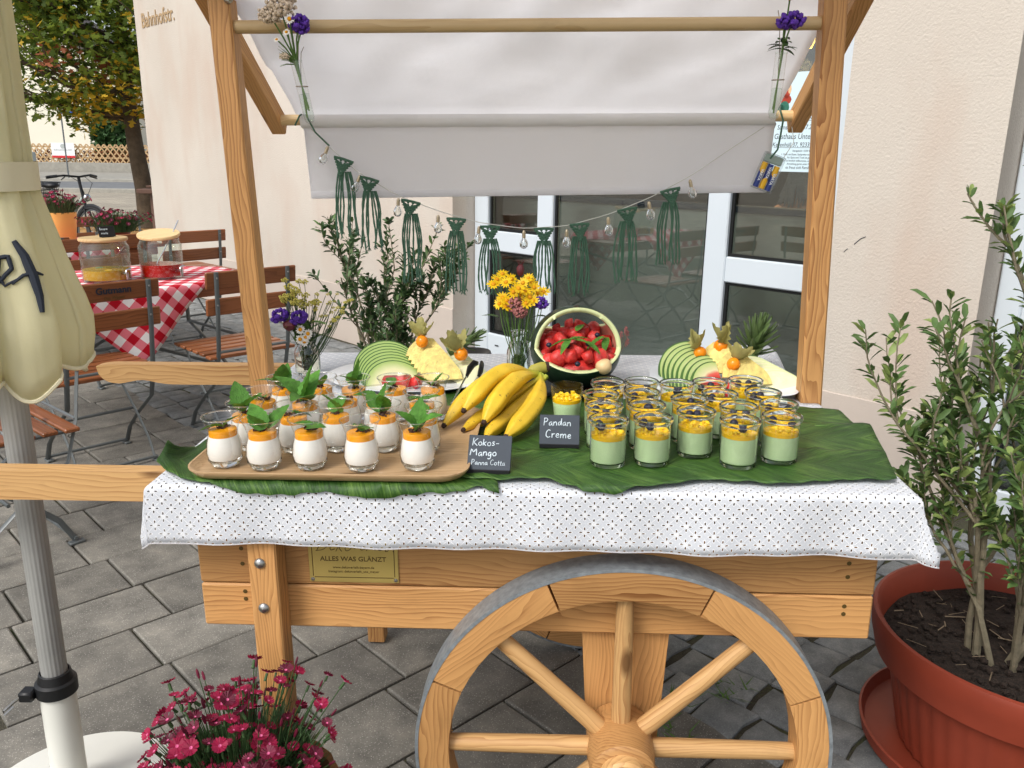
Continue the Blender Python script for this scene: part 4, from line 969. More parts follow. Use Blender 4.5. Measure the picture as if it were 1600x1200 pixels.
for r_, row in enumerate(JARS):
    for c_, (x, y) in enumerate(row):
        d = thing('dessert_jar', f'pale green pandan cream jar with mango and blueberries, {ROWN[r_]}, {ORD[c_]} from left', 'dessert', L(x, y, TZ + .0115) @ Rz(q.uniform(0, 360)), 'pandan cream jars on the banana leaves')
        link('jar_glass', JG, d); dz_ = q.uniform(-.004, .003); link('pandan_cream', JC, d, Matrix.Diagonal((1, 1, 1 + dz_ / .051, 1))); link('mango_gel', JM, d, T((0, 0, dz_))); o_ = link('mango_cubes', q.choice(JB), d, T((0, 0, dz_)) @ Rz(q.uniform(0, 360))); o_['kind'] = 'stuff'
        for i in range(q.choice((2, 2, 3))):
            a_ = q.uniform(0, 6.28); link('blueberry', BER, d, T((.017 * math.cos(a_ + i * 1.6), .017 * math.sin(a_ + i * 1.6), .0700)) @ Matrix.Scale(1.12, 4) @ Rx(q.uniform(-60, 60)) @ Ry(q.uniform(-60, 60)))
# sample glass by the bananas
d = thing('sample_glass', 'plain tapered glass of pandan cream beside the bananas', 'dessert', L(.080, -.172, TZ + .0105) @ Matrix.Scale(1.12, 4))
MB().lathe([(0, 0), (.022, 0), (.0235, .003), (.0285, .072), (.0282, .0735), (.0270, .0732), (.0222, .006), (0, .005)], 40).build('glass', 'glass', d)
MB().lathe([(0, .006), (.0218, .0063), (.0250, .044), (0, .0445)], 36).build('pandan_cream', 'pandan', d)
MB().lathe([(0, .0445), (.0250, .0443), (.0256, .050), (0, .0512)], 36).build('mango_gel', 'mangogel', d)
link('mango_cubes', mango_bits(90, .051, .0215), d)['kind'] = 'stuff'
# slate signs
def sign(label, cx, cy, rz, w_, h_, lines, tilt=38):
    s_ = thing('chalk_sign', label, 'sign', L(cx, cy, TZ + .0085) @ Rz(rz))
    bd = MB().box((0, 0, h_ / 2), (w_, .004, h_), b=.0006).build('board', 'slate', s_, X=T((0, 0, .006)) @ Rx(-tilt), smooth=False)
    MB().box((0, .004, .0038), (w_ * .98, .014, .0076), b=.0006).build('base', 'slateedge', s_, smooth=False)
    for (tx_, x, z, h2, r2, sd2) in lines:
        b = MB(); handwriting(b, tx_, x, z, h2, r2, -.0024, .06, 1.0, sd2); b.build('chalk_writing', 'chalk', bd)
sign('small black chalk sign reading Kokos-Mango Panna Cotta in front of the tray', -.057, -.436, -3.5, .074, .062, [('Kokos-', -.030, .0430, .0138, .0008, 1), ('Mango', -.033, .0245, .0145, .0009, 2), ('Panna Cotta', -.030, .0085, .0100, .00055, 3)])
sign('small black chalk sign reading Pandan Creme below the bananas', .064, -.302, -2.0, .074, .058, [('Pandan', -.030, .0365, .0150, .00085, 4), ('Creme', -.026, .0120, .0165, .0009, 5)])
# bananas
bb = thing('banana_bunch', 'bunch of ripe yellow bananas lying in front of the watermelon', 'bananas', CM)
crown = Vector((.017, -.045, .976))
TIPS = [((-.158, -.215, .912), .030, .0175, .030), ((-.118, -.222, .945), .018, .0180, .034), ((-.078, -.245, .929), .012, .0185, .026), ((-.034, -.282, .9125), .022, .0185, .004), ((-.118, -.238, .9105), .05, .0150, -.012), ((-.072, -.278, .9095), .05, .0150, -.022)]
for k_, (tip, bow, rad, lift) in enumerate(TIPS):
    tip = Vector(tip); c0 = crown + Vector((-.008 + .006 * k_, -.004 * k_, -.004)); pts = []; rr = []; N = 16
    side = (tip - c0).cross(Vector((0, 0, 1))).normalized() * (-1 if k_ == 3 else .35)
    for i in range(N + 1):
        t = i / N; p = c0.lerp(tip, t) + side * bow * math.sin(math.pi * t) + Vector((0, 0, lift * math.sin(math.pi * t) - .0))
        p.z = max(p.z, TZ + .009 + rad * .9 if .3 < t < .95 else p.z)
        pts.append(p); rr.append(rad * (.36 + .05 * t if t < .14 else min(1, .36 + 1.9 * (t - .10)) * (1 if t < .78 else max(.30, 1 - ((t - .78) / .22) ** 1.6 * .72))))
    b = MB()
    b.tube(pts, rr, 20, lob=.085); o_ = b.build('banana', 'banana', bb, ang=60)
    d_ = (pts[-1] - pts[-2]).normalized(); MB().tube([pts[-1] - d_ * .002, pts[-1] + d_ * .003, pts[-1] + d_ * .007], [rr[-1] * 1.06, rr[-1] * 1.0, rr[-1] * .7], 8).build('banana_tip', 'bananatip', o_)
MB().tube([crown + Vector((-.018, 0, -.012)), crown + Vector((-.004, 0, .004)), crown + Vector((.012, .004, .008)), crown + Vector((.022, .008, .008))], [.010, .0125, .0125, .0115], 10, flat=.75).build('crown_stem', 'bananastem', bb)
MB().tube([crown + Vector((.020, .0072, .0085)), crown + Vector((.027, .009, .009))], [.0125, .0115], 10, flat=.75).build('crown_cut', 'bananatip', bb)

# watermelon basket on a black plate
WM = L(.105, .115, .993)
MB().lathe([(0, -.006), (.075, -.006), (.118, .002), (.121, .004), (.118, .005), (.075, -.002), (0, -.002)], 48).build('round_plate', 'blackplate', None, L(.105, .115, .903), label='black round plate under the watermelon basket', cat='plate')
bm = bmesh.new(); bmesh.ops.create_uvsphere(bm, u_segments=64, v_segments=40, radius=1.0)
bmesh.ops.scale(bm, vec=(.104, .104, .096), verts=bm.verts)
HWf = .020; nf = Vector((0, -.55, .835)).normalized(); pf = Vector((0, -.100, -.040)); nb = Vector((0, .30, .95)).normalized(); pb = Vector((0, .095, .030))
for co, no in ((Vector((0, -HWf - .012, 0)), Vector((0, 1, -.18))), (Vector((0, .028, 0)), Vector((0, 1, 0))), (pf, nf), (pb, nb)):
    bmesh.ops.bisect_plane(bm, geom=bm.verts[:] + bm.edges[:] + bm.faces[:], plane_co=co, plane_no=no, dist=1e-5)
dele = []
for f in bm.faces:
    c = f.calc_center_median()
    if ((c.y - .18 * c.z + HWf + .012) < 0 and (c - pf).dot(nf) > 0) or (c.y > .028 and (c - pb).dot(nb) > 0): dele.append(f)
bmesh.ops.delete(bm, geom=dele, context='FACES')
me = bpy.data.meshes.new('watermelon_basket'); bm.to_mesh(me); bm.free()
for m_ in ('rind', 'melonpink', 'rindpale'): me.materials.append(M[m_])
for p in me.polygons: p.use_smooth = True
wmo = link('watermelon_basket', me, None, WM @ Rz(8), label='hollowed watermelon cut into a basket with a handle, full of fruit', cat='watermelon')
so_ = wmo.modifiers.new('rind', 'SOLIDIFY'); so_.thickness = .011; so_.offset = -1; so_.material_offset = 1; so_.material_offset_rim = 2
MB().lathe([(0, .003), (.006, .002), (.010, 0)], 10).build('stem_scar', 'bananatip', wmo, X=T((0, -.002, .0945)))
rg = MB()  # green outer line of the cut, just under the skin, follows the front rim
q = random.Random(5); k_ = 0
WMB = []
for i in range(400):
    x, y = q.uniform(-.082, .082), q.uniform(-.085, .06)
    if (x / .084) ** 2 + (y / .088) ** 2 > .95: continue
    hz = -.046 + .055 * (y + .085) / .145 + .034 * (1 - (x / .085) ** 2)
    if all((x - a_[0]) ** 2 + (y - a_[1]) ** 2 > .021 ** 2 for a_ in WMB): WMB.append((x, y, hz))
balls = [MB().ball((0, 0, 0), .0165, 0, 14, 9, (1, 1, 1), .22, seed=s_).mesh('melon_ball', 'melonred') for s_ in range(3)]
def chunk(seed):
    bm = bmesh.new(); bmesh.ops.create_cube(bm, size=1); q2 = random.Random(seed); bmesh.ops.scale(bm, vec=(.034, .022, .024), verts=bm.verts)
    for v in bm.verts: v.co += Vector((q2.uniform(-.004, .004), q2.uniform(-.004, .004), q2.uniform(-.004, .004)))
    bmesh.ops.bevel(bm, geom=bm.edges[:], offset=.0025, segments=2, affect='EDGES'); me = bpy.data.meshes.new('melon_chunk'); bm.to_mesh(me); bm.free(); me.materials.append(M['melonred'])
    for p in me.polygons: p.use_smooth = True
    return me
chk = [chunk(s_) for s_ in range(4)]
MM = WM @ Rz(8)
for i, (x, y, z) in enumerate(WMB):
    if i % 2: link('melon_ball', balls[i % 3], None, MM @ T((x, y, z)) @ Matrix.Scale(q.uniform(.95, 1.3), 4), 'red watermelon ball heaped in the melon basket', 'melon ball', 'watermelon balls in the melon basket')
    else: link('melon_chunk', chk[i % 4], None, MM @ T((x, y, z)) @ Rz(q.uniform(0, 180)) @ Rx(q.uniform(-40, 40)) @ Ry(q.uniform(-40, 40)), 'red watermelon chunk heaped in the melon basket', 'melon chunk', 'watermelon chunks in the melon basket')
fill = MB(); fill.ball((0, -.004, -.046), .080, 0, 24, 12, (1, .94, .50)); fill.build('melon_juice_bed', 'melonred', wmo)
link('pale_fruit_ball', MB().ball((0, 0, 0), .0185, 0, 14, 10, (1, 1, .95), .1).mesh('pale_fruit_ball', 'lychee'), None, MM @ T((.050, -.080, -.026)), 'pale round fruit at the front rim of the melon basket', 'fruit')
for i, (x, y, z) in enumerate(((-.066, -.03, .014), (-.028, -.055, .016), (.018, -.058, .020), (-.010, -.085, -.018), (.05, .0, .028))):
    link('blueberry', BER, None, MM @ T((x, y, z)), 'small dark blueberry scattered on the melon pieces', 'blueberry', 'blueberries in the melon basket')
MINTL = MB().add(*leaf_pts(.052, .0095, .3, .25)).mesh('mint_leaf', 'mint', True, 60)
for i, (x, y, z, az, el_, sp) in enumerate(((-.022, -.052, .030, 170, -10, 0), (-.022, -.052, .030, 235, -15, 0), (-.022, -.052, .030, 330, 5, 0), (-.022, -.052, .030, 20, 10, 0), (.012, -.06, .026, 300, -8, 1), (.060, -.03, .030, 200, -15, 2), (.068, -.02, .026, 250, -20, 2), (.0, -.01, .040, 60, 20, 3))):
    link('mint_leaf', MINTL, None, MM @ T((x, y, z)) @ Rz(az) @ Ry(-el_), 'green mint leaf lying on the melon pieces', 'mint leaf', 'mint leaves on the melon basket')

# fruit plates
def arc_slice(Ro, th, a0, a1, rindw=.006, palew=.012, red='melonred', n=16):
    """thin melon slice lying in XZ, centre at the origin"""
    o_ = []
    for ra, rb in ((Ro - rindw, Ro), (0.0 if not palew else Ro * .0, Ro - rindw)):
        b = MB(); V = []
        for i in range(n + 1):
            t = R(a0 + (a1 - a0) * i / n)
            for r_, y_ in ((ra, -th / 2), (rb, -th / 2), (rb, th / 2), (ra, th / 2)): V.append((r_ * math.cos(t), y_, r_ * math.sin(t)))
        F = [[i * 4 + j, i * 4 + (j + 1) % 4, (i + 1) * 4 + (j + 1) % 4, (i + 1) * 4 + j] for i in range(n) for j in range(4)] + [[0, 1, 2, 3][::-1], [n * 4 + j for j in range(4)]]
        b.add(V, F); o_.append(b)
    return o_
def flesh_mat(name, Ro, stops):
    k = NT(name); tc = k.n('ShaderNodeTexCoord'); ln = k.n('ShaderNodeVectorMath', operation='LENGTH')
    fl = k.mapv(tc.outputs['Object'], (1, 0, 1)); k.l(fl, ln.inputs[0])
    f = k.math('ADD', k.math('DIVIDE', ln.outputs['Value'], Ro), k.math('MULTIPLY', k.math('SUBTRACT', k.noise(tc.outputs['Object'], 60, 4), .5), .10))
    k.l(k.ramp(f, stops), k.b.inputs['Base Color']); k.b.inputs['Roughness'].default_value = 0.3; return k.m
M['sliceflesh'] = flesh_mat('watermelon_slice_flesh', .092, [(.52, lin((196, 48, 50))), (.66, lin((218, 104, 96))), (.74, lin((226, 222, 178))), (.95, lin((186, 206, 132)))])
M['paleslice'] = flesh_mat('pale_slice_flesh', .082, [(.35, lin((232, 222, 190))), (.70, lin((226, 226, 178))), (.93, lin((170, 196, 116)))])
def plate_fruit(px_, py_, flip, side, plate):
    base = T((px_, py_, TZ + .016)); X = CM @ base @ Matrix.Diagonal((flip, 1, 1, 1))
    which = f'on the {side} plate'
    sl = arc_slice(.082, .009, 8, 172, .0026) if side == 'left' else arc_slice(.092, .009, 72, 178, .0028)
    rm = sl[0].mesh('rind', 'rindlight', True, 30); fm = sl[1].mesh('flesh', 'sliceflesh' if side == 'right' else 'paleslice', True, 30)
    NS = 8
    for i in range(NS):
        d = thing('melon_slice', f'green rimmed melon slice {which}, {ORD[i]} from the back of the fan', 'melon slice', CM @ base @ T((-.075 + .007 * i + (.045 if side == 'right' else 0), .060 - .017 * i, -.004 - .003 * i)) @ Rz(14 + 3 * i) @ Rx(-42) @ Ry(-22 if side == 'left' else -4), f'melon slices {which}')
        link('rind', rm, d); link('flesh', fm, d)
    # pineapple fan
    def wedge(Ln, w_, th):
        b = MB(); V = []; N = 8
        for i in range(N + 1):
            a_ = math.pi * i / N; rr = Ln * (1 + .05 * (i % 2))
            V += [(-math.cos(a_) * w_, -th / 2, math.sin(a_) * rr), (-math.cos(a_) * w_, th / 2, math.sin(a_) * rr)]
        F = [[2 * i, 2 * i + 1, 2 * i + 3, 2 * i + 2] for i in range(N)] + [[2 * i for i in range(N + 1)][::-1], [2 * i + 1 for i in range(N + 1)], [0, 2 * N, 2 * N + 1, 1]]
        return b.add(V, F).mesh('pineapple_slice', 'pineapple', False)
    wm = wedge(.052, .046, .007)
    for i in range(7):
        link('pineapple_slice', wm, None, CM @ base @ T((.022 + .010 * i, .035 - .016 * i, .034 - .005 * i)) @ Rz(-14 + 5 * i) @ Rx(-34), f'yellow pineapple slice {which}, {ORD[i]} from the back', 'pineapple slice', f'pineapple slices {which}')
    # pale honeydew slices in front
    hw = arc_slice(.068, .008, 20, 160, .003)
    hr_ = hw[0].mesh('rind', 'rindpale', True, 30); hf = hw[1].mesh('flesh', 'honeydew', True, 30)
    for i in range(6):
        d = thing('honeydew_slice', f'pale honeydew slice {which}, {ORD[i]} from the centre', 'melon slice', CM @ base @ T((.088 + .009 * i, .010 - .015 * i, -.006 - .003 * i)) @ Rz(-18) @ Rx(-44) @ Ry(14), f'honeydew slices {which}')
        link('rind', hr_, d); link('flesh', hf, d)
    for i in range(3):
        link('melon_chunk', chk[i], None, CM @ base @ T((-.035 + .03 * i, -.105 + .006 * i, .008)) @ Rz(40 * i) @ Rx(20), f'red watermelon chunk at the front {which}, {ORD[i]} from left', 'melon chunk')
def physalis(x, y, z, az, label, s_=1.0):
    d = thing('physalis', label, 'physalis', CM @ T((x, y, z)) @ Rz(az) @ Rx(-18) @ Matrix.Scale(s_ * 1.22, 4), 'physalis berries')
    MB().ball((0, 0, 0), .0125, 0, 16, 10).build('berry', 'physalis', d)
    q2 = random.Random(int(az * 10)); V_ = MB().add(*leaf_pts(.040, .014, .5, -.35, 8, .22)).mesh('husk_petal', 'husk', True, 60)
    for i in range(5): link('husk_petal', V_, d, T((0, .004, .008)) @ Rz(i * 72 + q2.uniform(-20, 20)) @ Ry(-q2.uniform(15, 75)) @ Rx(q2.uniform(-30, 30)))
def oval_plate(label, cx, cy, a_, b_, rz, power=2.0):
    P = []; n = 56; prof_ = [(0, .0), (.62, .0), (.80, .003), (1.0, .012), (1.005, .0135), (.99, .0140), (.80, .0055), (.62, .0030), (0, .0030)]
    b = MB(); V = []
    for r_, z in prof_:
        for j in range(n):
            t = 2 * math.pi * j / n; c, s_ = math.cos(t), math.sin(t)
            V.append((a_ * r_ * math.copysign(abs(c) ** (2 / power), c), b_ * r_ * math.copysign(abs(s_) ** (2 / power), s_), z))
    F = [[i * n + j, i * n + (j + 1) % n, (i + 1) * n + (j + 1) % n, (i + 1) * n + j] for i in range(len(prof_) - 1) for j in range(n)]
    b.add(V, F).build('serving_plate', 'porcelain', None, L(cx, cy, TZ + .0055) @ Rz(rz), label=label, cat='plate')
oval_plate('oval white plate of sliced fruit behind the dessert tray', -.285, .185, .205, .160, 0)
oval_plate('square white plate of sliced fruit beside the right post', .450, .165, .165, .135, -6, 5)
plate_fruit(-.285, .185, 1, 'left', None); plate_fruit(.430, .165, 1, 'right', None)
physalis(-.262, .20, .985, 20, 'orange physalis with raised husk on top of the left fruit plate')
physalis(-.165, .17, .962, 130, 'physalis with spread green husk at the right of the left fruit plate', 1.1)
physalis(.405, .205, .962, 60, 'orange physalis beside the watermelon slices on the right plate')
physalis(.455, .215, .976, 200, 'orange physalis with husk highest on the right fruit plate', 1.1)
physalis(.470, .135, .952, 300, 'orange physalis below the pineapple crown on the right plate')
def pine_crown(X, label, n, sc_):
    d = thing('pineapple', label, 'pineapple', X); q2 = random.Random(n)
    V = []; F = []
    N = 6
    for i in range(N + 1):
        t = i / N; w_ = .0135 * (1 - t) ** .8; V += [(.062 * t, -w_, .25 * w_ + .010 * t * t), (.062 * t, 0, -.003 + .010 * t * t), (.062 * t, w_, .25 * w_ + .010 * t * t)]
    for i in range(N): F += [[3 * i, 3 * i + 1, 3 * i + 4, 3 * i + 3], [3 * i + 1, 3 * i + 2, 3 * i + 5, 3 * i + 4]]
    me = MB().add(V, F).mesh('leaf', 'pineleaf', True, 60)
    for i in range(n):
        t = i / n; link('leaf', me, d, T((0, 0, .062 * t)) @ Rz(137.5 * i) @ Ry(-(18 + 66 * t)) @ Matrix.Scale(sc_ * (.75 + .35 * math.sin(math.pi * (t * .8 + .2))), 4))
    MB().tube([(0, 0, -.02), (0, 0, .05)], [.018, .010], 10).build('core', 'pineleaf', d)
pine_crown(CM @ T((.535, .235, .950)) @ Ry(14), 'spiky green pineapple crown on the right fruit plate', 46, 1.0)
pine_crown(CM @ T((-.185, .235, .965)) @ Ry(62) @ Rz(40), 'small tipped pineapple crown at the back of the left plate', 26, .62)
# tongs on the left plate
tg = thing('serving_tongs', 'steel tongs with black tips leaning on the left fruit plate', 'tongs', CM @ T((-.135, .055, TZ + .012)) @ Rz(-12))
for s_ in (-1, 1):
    o_ = MB().tube([(s_ * .004, -.115, .004), (s_ * .009, -.06, .012), (s_ * .013, 0, .024), (s_ * .014, .03, .030)], .0038, 8, flat=.45).build('arm', 'tap', tg)
    MB().tube([(s_ * .014, .025, .029), (s_ * .014, .045, .040), (s_ * .010, .068, .048), (s_ * .004, .080, .046)], [.006, .011, .010, .005], 10, flat=.5).build('tip', 'black', tg)
MB().lathe([(0, .004), (.006, .003), (.006, -.003), (0, -.004)], 12).build('hinge', 'bolt', tg, X=T((0, -.115, .004)))

# ---------------------------------------------------------------- flowers
def daisy(name, npet, ln, wd, cr, mp, mc, cup=.25, seed=0):
    b = MB(); q2 = random.Random(seed)
    for i in range(npet):
        a_ = 2 * math.pi * i / npet + q2.uniform(-.12, .12); l_ = ln * q2.uniform(.88, 1.08); X = Matrix.Rotation(a_, 4, 'Z')
        b.add([(cr * .5, -wd * .4, 0), (cr * .5, wd * .4, 0), (l_ * .6, wd, cup * l_ * .5), (l_ * .6, -wd, cup * l_ * .5), (l_, -wd * .35, cup * l_ * .55), (l_, wd * .35, cup * l_ * .55)], [[0, 1, 2, 3], [3, 2, 5, 4]], 0, X)
    b.ball((0, 0, .001), cr, 1, 10, 5, (1, 1, .6))
    return b.mesh(name, [mp, mc], True, 60)
YD = [daisy('flower', 13, .0125, .0019, .0042, 'yellowpet', 'yellowcen', .15 + .2 * s_, s_) for s_ in range(2)]
WD = daisy('flower', 12, .0095, .0022, .0040, 'whitepet', 'yellowcen', .1, 3)
def cluster(name, m, R_, sc_, n, dot, seed):
    b = MB(); q2 = random.Random(seed)
    for i in range(n):
        d_ = Vector((q2.gauss(0, 1), q2.gauss(0, 1), q2.gauss(0, 1))).normalized() * R_ * q2.uniform(.75, 1.0)
        b.ball((d_.x * sc_[0], d_.y * sc_[1], d_.z * sc_[2]), dot * q2.uniform(.6, 1.2), 0, 5, 4, (1, 1, 1), .5, seed=i)
    return b.mesh(name, m, True, 60)
STAT = cluster('flower_head', 'purple', .016, (1.25, 1, .8), 70, .0042, 2)
YARP = cluster('flower_head', 'dustypink', .022, (1, 1, .9), 130, .0040, 5)
YARC = cluster('flower_head', 'cream', .026, (1.15, 1, .75), 170, .0040, 6)
UMB = cluster('flower_head', 'umbel', .0095, (1.2, 1.1, .7), 30, .0022, 8)
def stemset(parent, spots, base, r_=.0013, m='stem', X=None, bow=.02, seed=0):
    q2 = random.Random(seed)
    for p in spots:
        p = Vector(p); c = Vector(base) + Vector((q2.uniform(-.008, .008), q2.uniform(-.008, .008), 0)); mid = c.lerp(p, .5) + Vector((q2.uniform(-bow, bow), q2.uniform(-bow, bow), 0)) * .5
        MB().tube([c, c.lerp(mid, .5) + (mid - c.lerp(p, .5)) * .3, mid, mid.lerp(p, .5) + (mid - c.lerp(p, .5)) * .3, p], r_, 5).build('stem', m, parent)
def bottle(d, h, r_, rn, m='footglass'):
    pr = [(r_ * .9, 0), (r_, .004), (r_, h * .52), (r_ * .96, h * .60), (rn * 1.15, h * .76), (rn, h * .82), (rn, h * .95), (rn * 1.12, h * .965), (rn * 1.12, h)]
    inn = [(rn * .96, h), (rn * .86, h * .95), (rn * .86, h * .82), (rn * 1.02, h * .755), (r_ * .90, h * .59), (r_ * .94, h * .5), (r_ * .94, .008), (0, .006)]
    MB().lathe([(0, 0)] + pr + inn, 36).build('bottle', m, d)
    MB().lathe([(0, .0065), (r_ * .92, .0085), (r_ * .93, h * .40), (0, h * .40)], 30).build('water', 'water', d)
# bottle of yellow daisies in the middle
d = thing('flower_bottle', 'clear glass bottle of yellow daisies left of the watermelon', 'flower vase', L(-.028, .205, TZ + .004))
bottle(d, .118, .030, .0195)
q = random.Random(31); spots = []
for x, y, z in ((-.052, 0, .245), (-.040, .02, .255), (-.030, -.01, .240), (-.018, .01, .245), (-.060, -.01, .235), (.010, -.02, .240), (.022, 0, .248), (.030, .02, .235), (.036, -.01, .228), (.014, -.03, .222), (.002, -.02, .212), (.026, -.03, .208), (.044, .0, .212), (.058, .01, .214),
                (-.038, -.02, .205), (-.028, -.03, .200), (-.046, -.02, .190), (-.030, -.03, .186), (.018, -.04, .195), (.034, -.03, .200), (-.012, -.03, .220), (.0, -.04, .230)):
    z2 = z - .004
    o_ = link('flower', q.choice(YD), d, T((x, y, z2)) @ Rz(q.uniform(0, 360)) @ Rx(q.uniform(10, 65)) @ Matrix.Scale(q.uniform(.95, 1.2), 4)); o_.matrix_local = T((x, y, z2)) @ Rx(q.uniform(30, 75)) @ Ry(q.uniform(-30, 30)) @ Rz(q.uniform(0, 60)) @ Matrix.Scale(q.uniform(1.15, 1.4), 4); spots.append((x, y, z2 - .003))
link('flower_head', YARP, d, T((-.008, -.022, .186)) @ Matrix.Scale(.95, 4)); link('flower_head', YARP, d, T((.004, -.030, .170)) @ Matrix.Scale(.75, 4)); spots += [(-.008, -.022, .18), (.004, -.03, .165)]
link('flower_head', STAT, d, T((.050, -.018, .190)) @ Ry(20)); spots.append((.05, -.018, .185))
b = MB(); b.ball((0, 0, 0), .011, 0, 12, 8, (.85, .85, 1.3), .15)
for i in range(9): a_ = i * .7; b.tube([(.004 * math.cos(a_), .004 * math.sin(a_), .012), (.009 * math.cos(a_), .009 * math.sin(a_), .024)], [.0008, .0003], 4)
b.build('seed_head', 'nigella', d, X=T((.003, .01, .262))); spots.append((.003, .01, .25))
stemset(d, spots, (0, 0, .012), .0011, seed=4)
LF = MB().add(*leaf_pts(.040, .010, .25, .3)).mesh('leaf', 'stemdark', True, 60)
for i, (x, y, z, az) in enumerate(((.05, .0, .17, 10), (.055, .01, .15, -30), (.06, .02, .175, 20), (.055, 0, .19, 40), (.062, .02, .205, 60), (-.03, .0, .15, 170))): link('leaf', LF, d, T((x - .02, y, z)) @ Rz(az) @ Ry(-20))
# wild bouquet by the left post
d = thing('flower_bottle', 'clear glass bottle with wild meadow bouquet beside the left post', 'flower vase', L(-.555, .235, TZ + .004))
bottle(d, .100, .031, .017)
spots = []; q = random.Random(8)
for i in range(22):
    x, y, z = q.uniform(-.045, .035), q.uniform(-.03, .03), q.uniform(.165, .235)
    link('flower_head', UMB, d, T((x, y, z)) @ Matrix.Scale(q.uniform(.7, 1.2), 4)); spots.append((x, y, z))
for i in range(34):
    x, z = q.uniform(.02, .115), q.uniform(.12, .20); x = min(x, .02 + (z - .08) * 1.0)
    link('flower_head', UMB, d, T((x, q.uniform(-.03, .03), z)) @ Matrix.Scale(q.uniform(.35, .6), 4)); spots.append((x, 0, z))
for x, z in ((-.052, .152), (-.006, .148)): link('flower_head', STAT, d, T((x, -.03, z)) @ Ry(-15) @ Matrix.Scale(1.15, 4)); spots.append((x, -.03, z))
for x, z in ((-.002, .118), (.010, .100), (.006, .088), (.016, .108), (-.004, .094)): link('flower', WD, d, T((x, -.035, z)) @ Rx(70) @ Rz(q.uniform(0, 60)) @ Matrix.Scale(1.25, 4)); spots.append((x, -.03, z))
b = MB().ball((0, 0, 0), .014, 0, 12, 8, (1.2, 1, .9), .3).build('seed_head', 'nigella', d, X=T((-.028, -.03, .128))); spots.append((-.028, -.03, .128))
stemset(d, spots, (0, 0, .012), .0008, 'stemdark', seed=9)
LF2 = MB().add(*leaf_pts(.055, .012, .25, .3)).mesh('leaf', 'stem', True, 60)
for i in range(16): link('leaf', LF2, d, T((q.uniform(-.02, .015), -.015, q.uniform(.07, .13))) @ Rz(q.uniform(0, 360)) @ Ry(-q.uniform(10, 70)))
# dry lavender behind the watermelon
d = thing('lavender_sprig', 'dry grey lavender sprigs standing behind the watermelon', 'lavender', L(.205, .33, TZ + .004))
spots = []; q = random.Random(2)
LAV = cluster('flower_head', 'dustypink', .007, (.7, .7, 1.6), 26, .0022, 12)
for i in range(14):
    x, y, z = q.uniform(-.015, .04), q.uniform(-.02, .02), q.uniform(.055, .105)
    link('flower_head', LAV, d, T((x, y, z)) @ Matrix.Scale(.8, 4)); spots.append((x, y, z))
stemset(d, spots, (0, 0, 0), .0007, 'straw', seed=3)
# test tubes of flowers on the cross bar
def tube_vase(label, top, bot, heads, seed):
    top, bot = Vector(top), Vector(bot); d = thing('tube_vase', label, 'flower vase', CM @ T(tuple(bot))); v = top - bot; n = v.normalized()
    mpts = [Vector((0, 0, 0)), n * .006, n * .02, v]
    b = MB(); b.tube([Vector((0, 0, 0)), n * .004, n * .012, v * .5, v], [.004, .009, .0112, .0112, .0114], 20, cap=False); b.build('glass', 'teaglass', d)
    MB().tube([v - n * .0015, v + n * .0015], [.0122, .0122], 20, cap=False).build('glass_lip', 'jarglass', d)
    MB().tube([n * .003, n * .012, v * .48], [.007, .0102, .0102], 16).build('water', 'water', d)
    hk = MB(); hk.tube([v * .62, v * .8 + Vector((0, .014, .01)), v * .9 + Vector((.004, .018, .03)), v + Vector((.012, .02, .03))], .0007, 5); hk.tube([v * .6 + Vector((.0125 * math.cos(a_), .0125 * math.sin(a_), 0)) for a_ in [i * .52 for i in range(13)]], .0007, 5); hk.tube([v + Vector((0, .012, -.01)), v + Vector((0, .03, .06)), v + Vector((0, .05, .085))], .0008, 5); hk.build('wire_hanger', 'straw', d)
    q2 = random.Random(seed)
    for me, p, sc_, rx, m_ in heads:
        p = Vector(p) - bot; o_ = link('flower_head' if me in (STAT, YARC, YARP) else 'flower', me, d, T(p) @ Rx(rx) @ Matrix.Scale(sc_, 4))
        c = n * q2.uniform(.01, .05); MB().tube([c + Vector((q2.uniform(-.004, .004), 0, 0)), v * .6, v + Vector((q2.uniform(-.004, .004), q2.uniform(-.004, .004), 0)), v.lerp(p, .5) + Vector((0, -.004, .004)), p], .0016, 6).build('stem', m_, d)
    return d, v, n
d, v, n = tube_vase('glass tube of cream yarrow and purple statice hanging on the left of the bar', (-.474, .028, 1.602), (-.4535, .032, 1.482),
  [(YARC, (-.492, .005, 1.700), 1.0, 10, 'stem'), (YARC, (-.512, .0, 1.685), .8, 0, 'stem'), (YARC, (-.478, .01, 1.722), .7, 0, 'stem'), (STAT, (-.456, .0, 1.672), 1.05, 30, 'stem'), (STAT, (-.450, .0, 1.662), .8, 60, 'stem'), (WD, (-.470, -.012, 1.676), 1.1, 80, 'stem'), (WD, (-.478, -.012, 1.652), .8, 60, 'stem'), (WD, (-.502, .0, 1.640), .7, 50, 'stem'), (YARC, (-.492, .01, 1.61), .35, 0, 'stem')], 2)
for i in range(14):
    q2 = random.Random(i); p = Vector((-.504 + .018 * q2.random(), 0, 1.585 + .045 * q2.random())) - Vector((-.4535, .032, 1.482)); MB().tube([v * .95, v.lerp(p, .6), p], [.0009, .0006, .0003], 4).build('frond', 'stem', d)
d, v, n = tube_vase('glass tube of purple statice and orange flower hanging on the right of the bar', (.496, .028, 1.612), (.491, .032, 1.486),
  [(STAT, (.506, .0, 1.668), 1.15, 20, 'stem'), (STAT, (.490, .0, 1.664), .8, 0, 'stem'), (daisy('flower', 16, .020, .005, .007, 'orangepet', 'orangepet', .5, 5), (.497, .0, 1.706), 1.0, 20, 'stem')], 4)
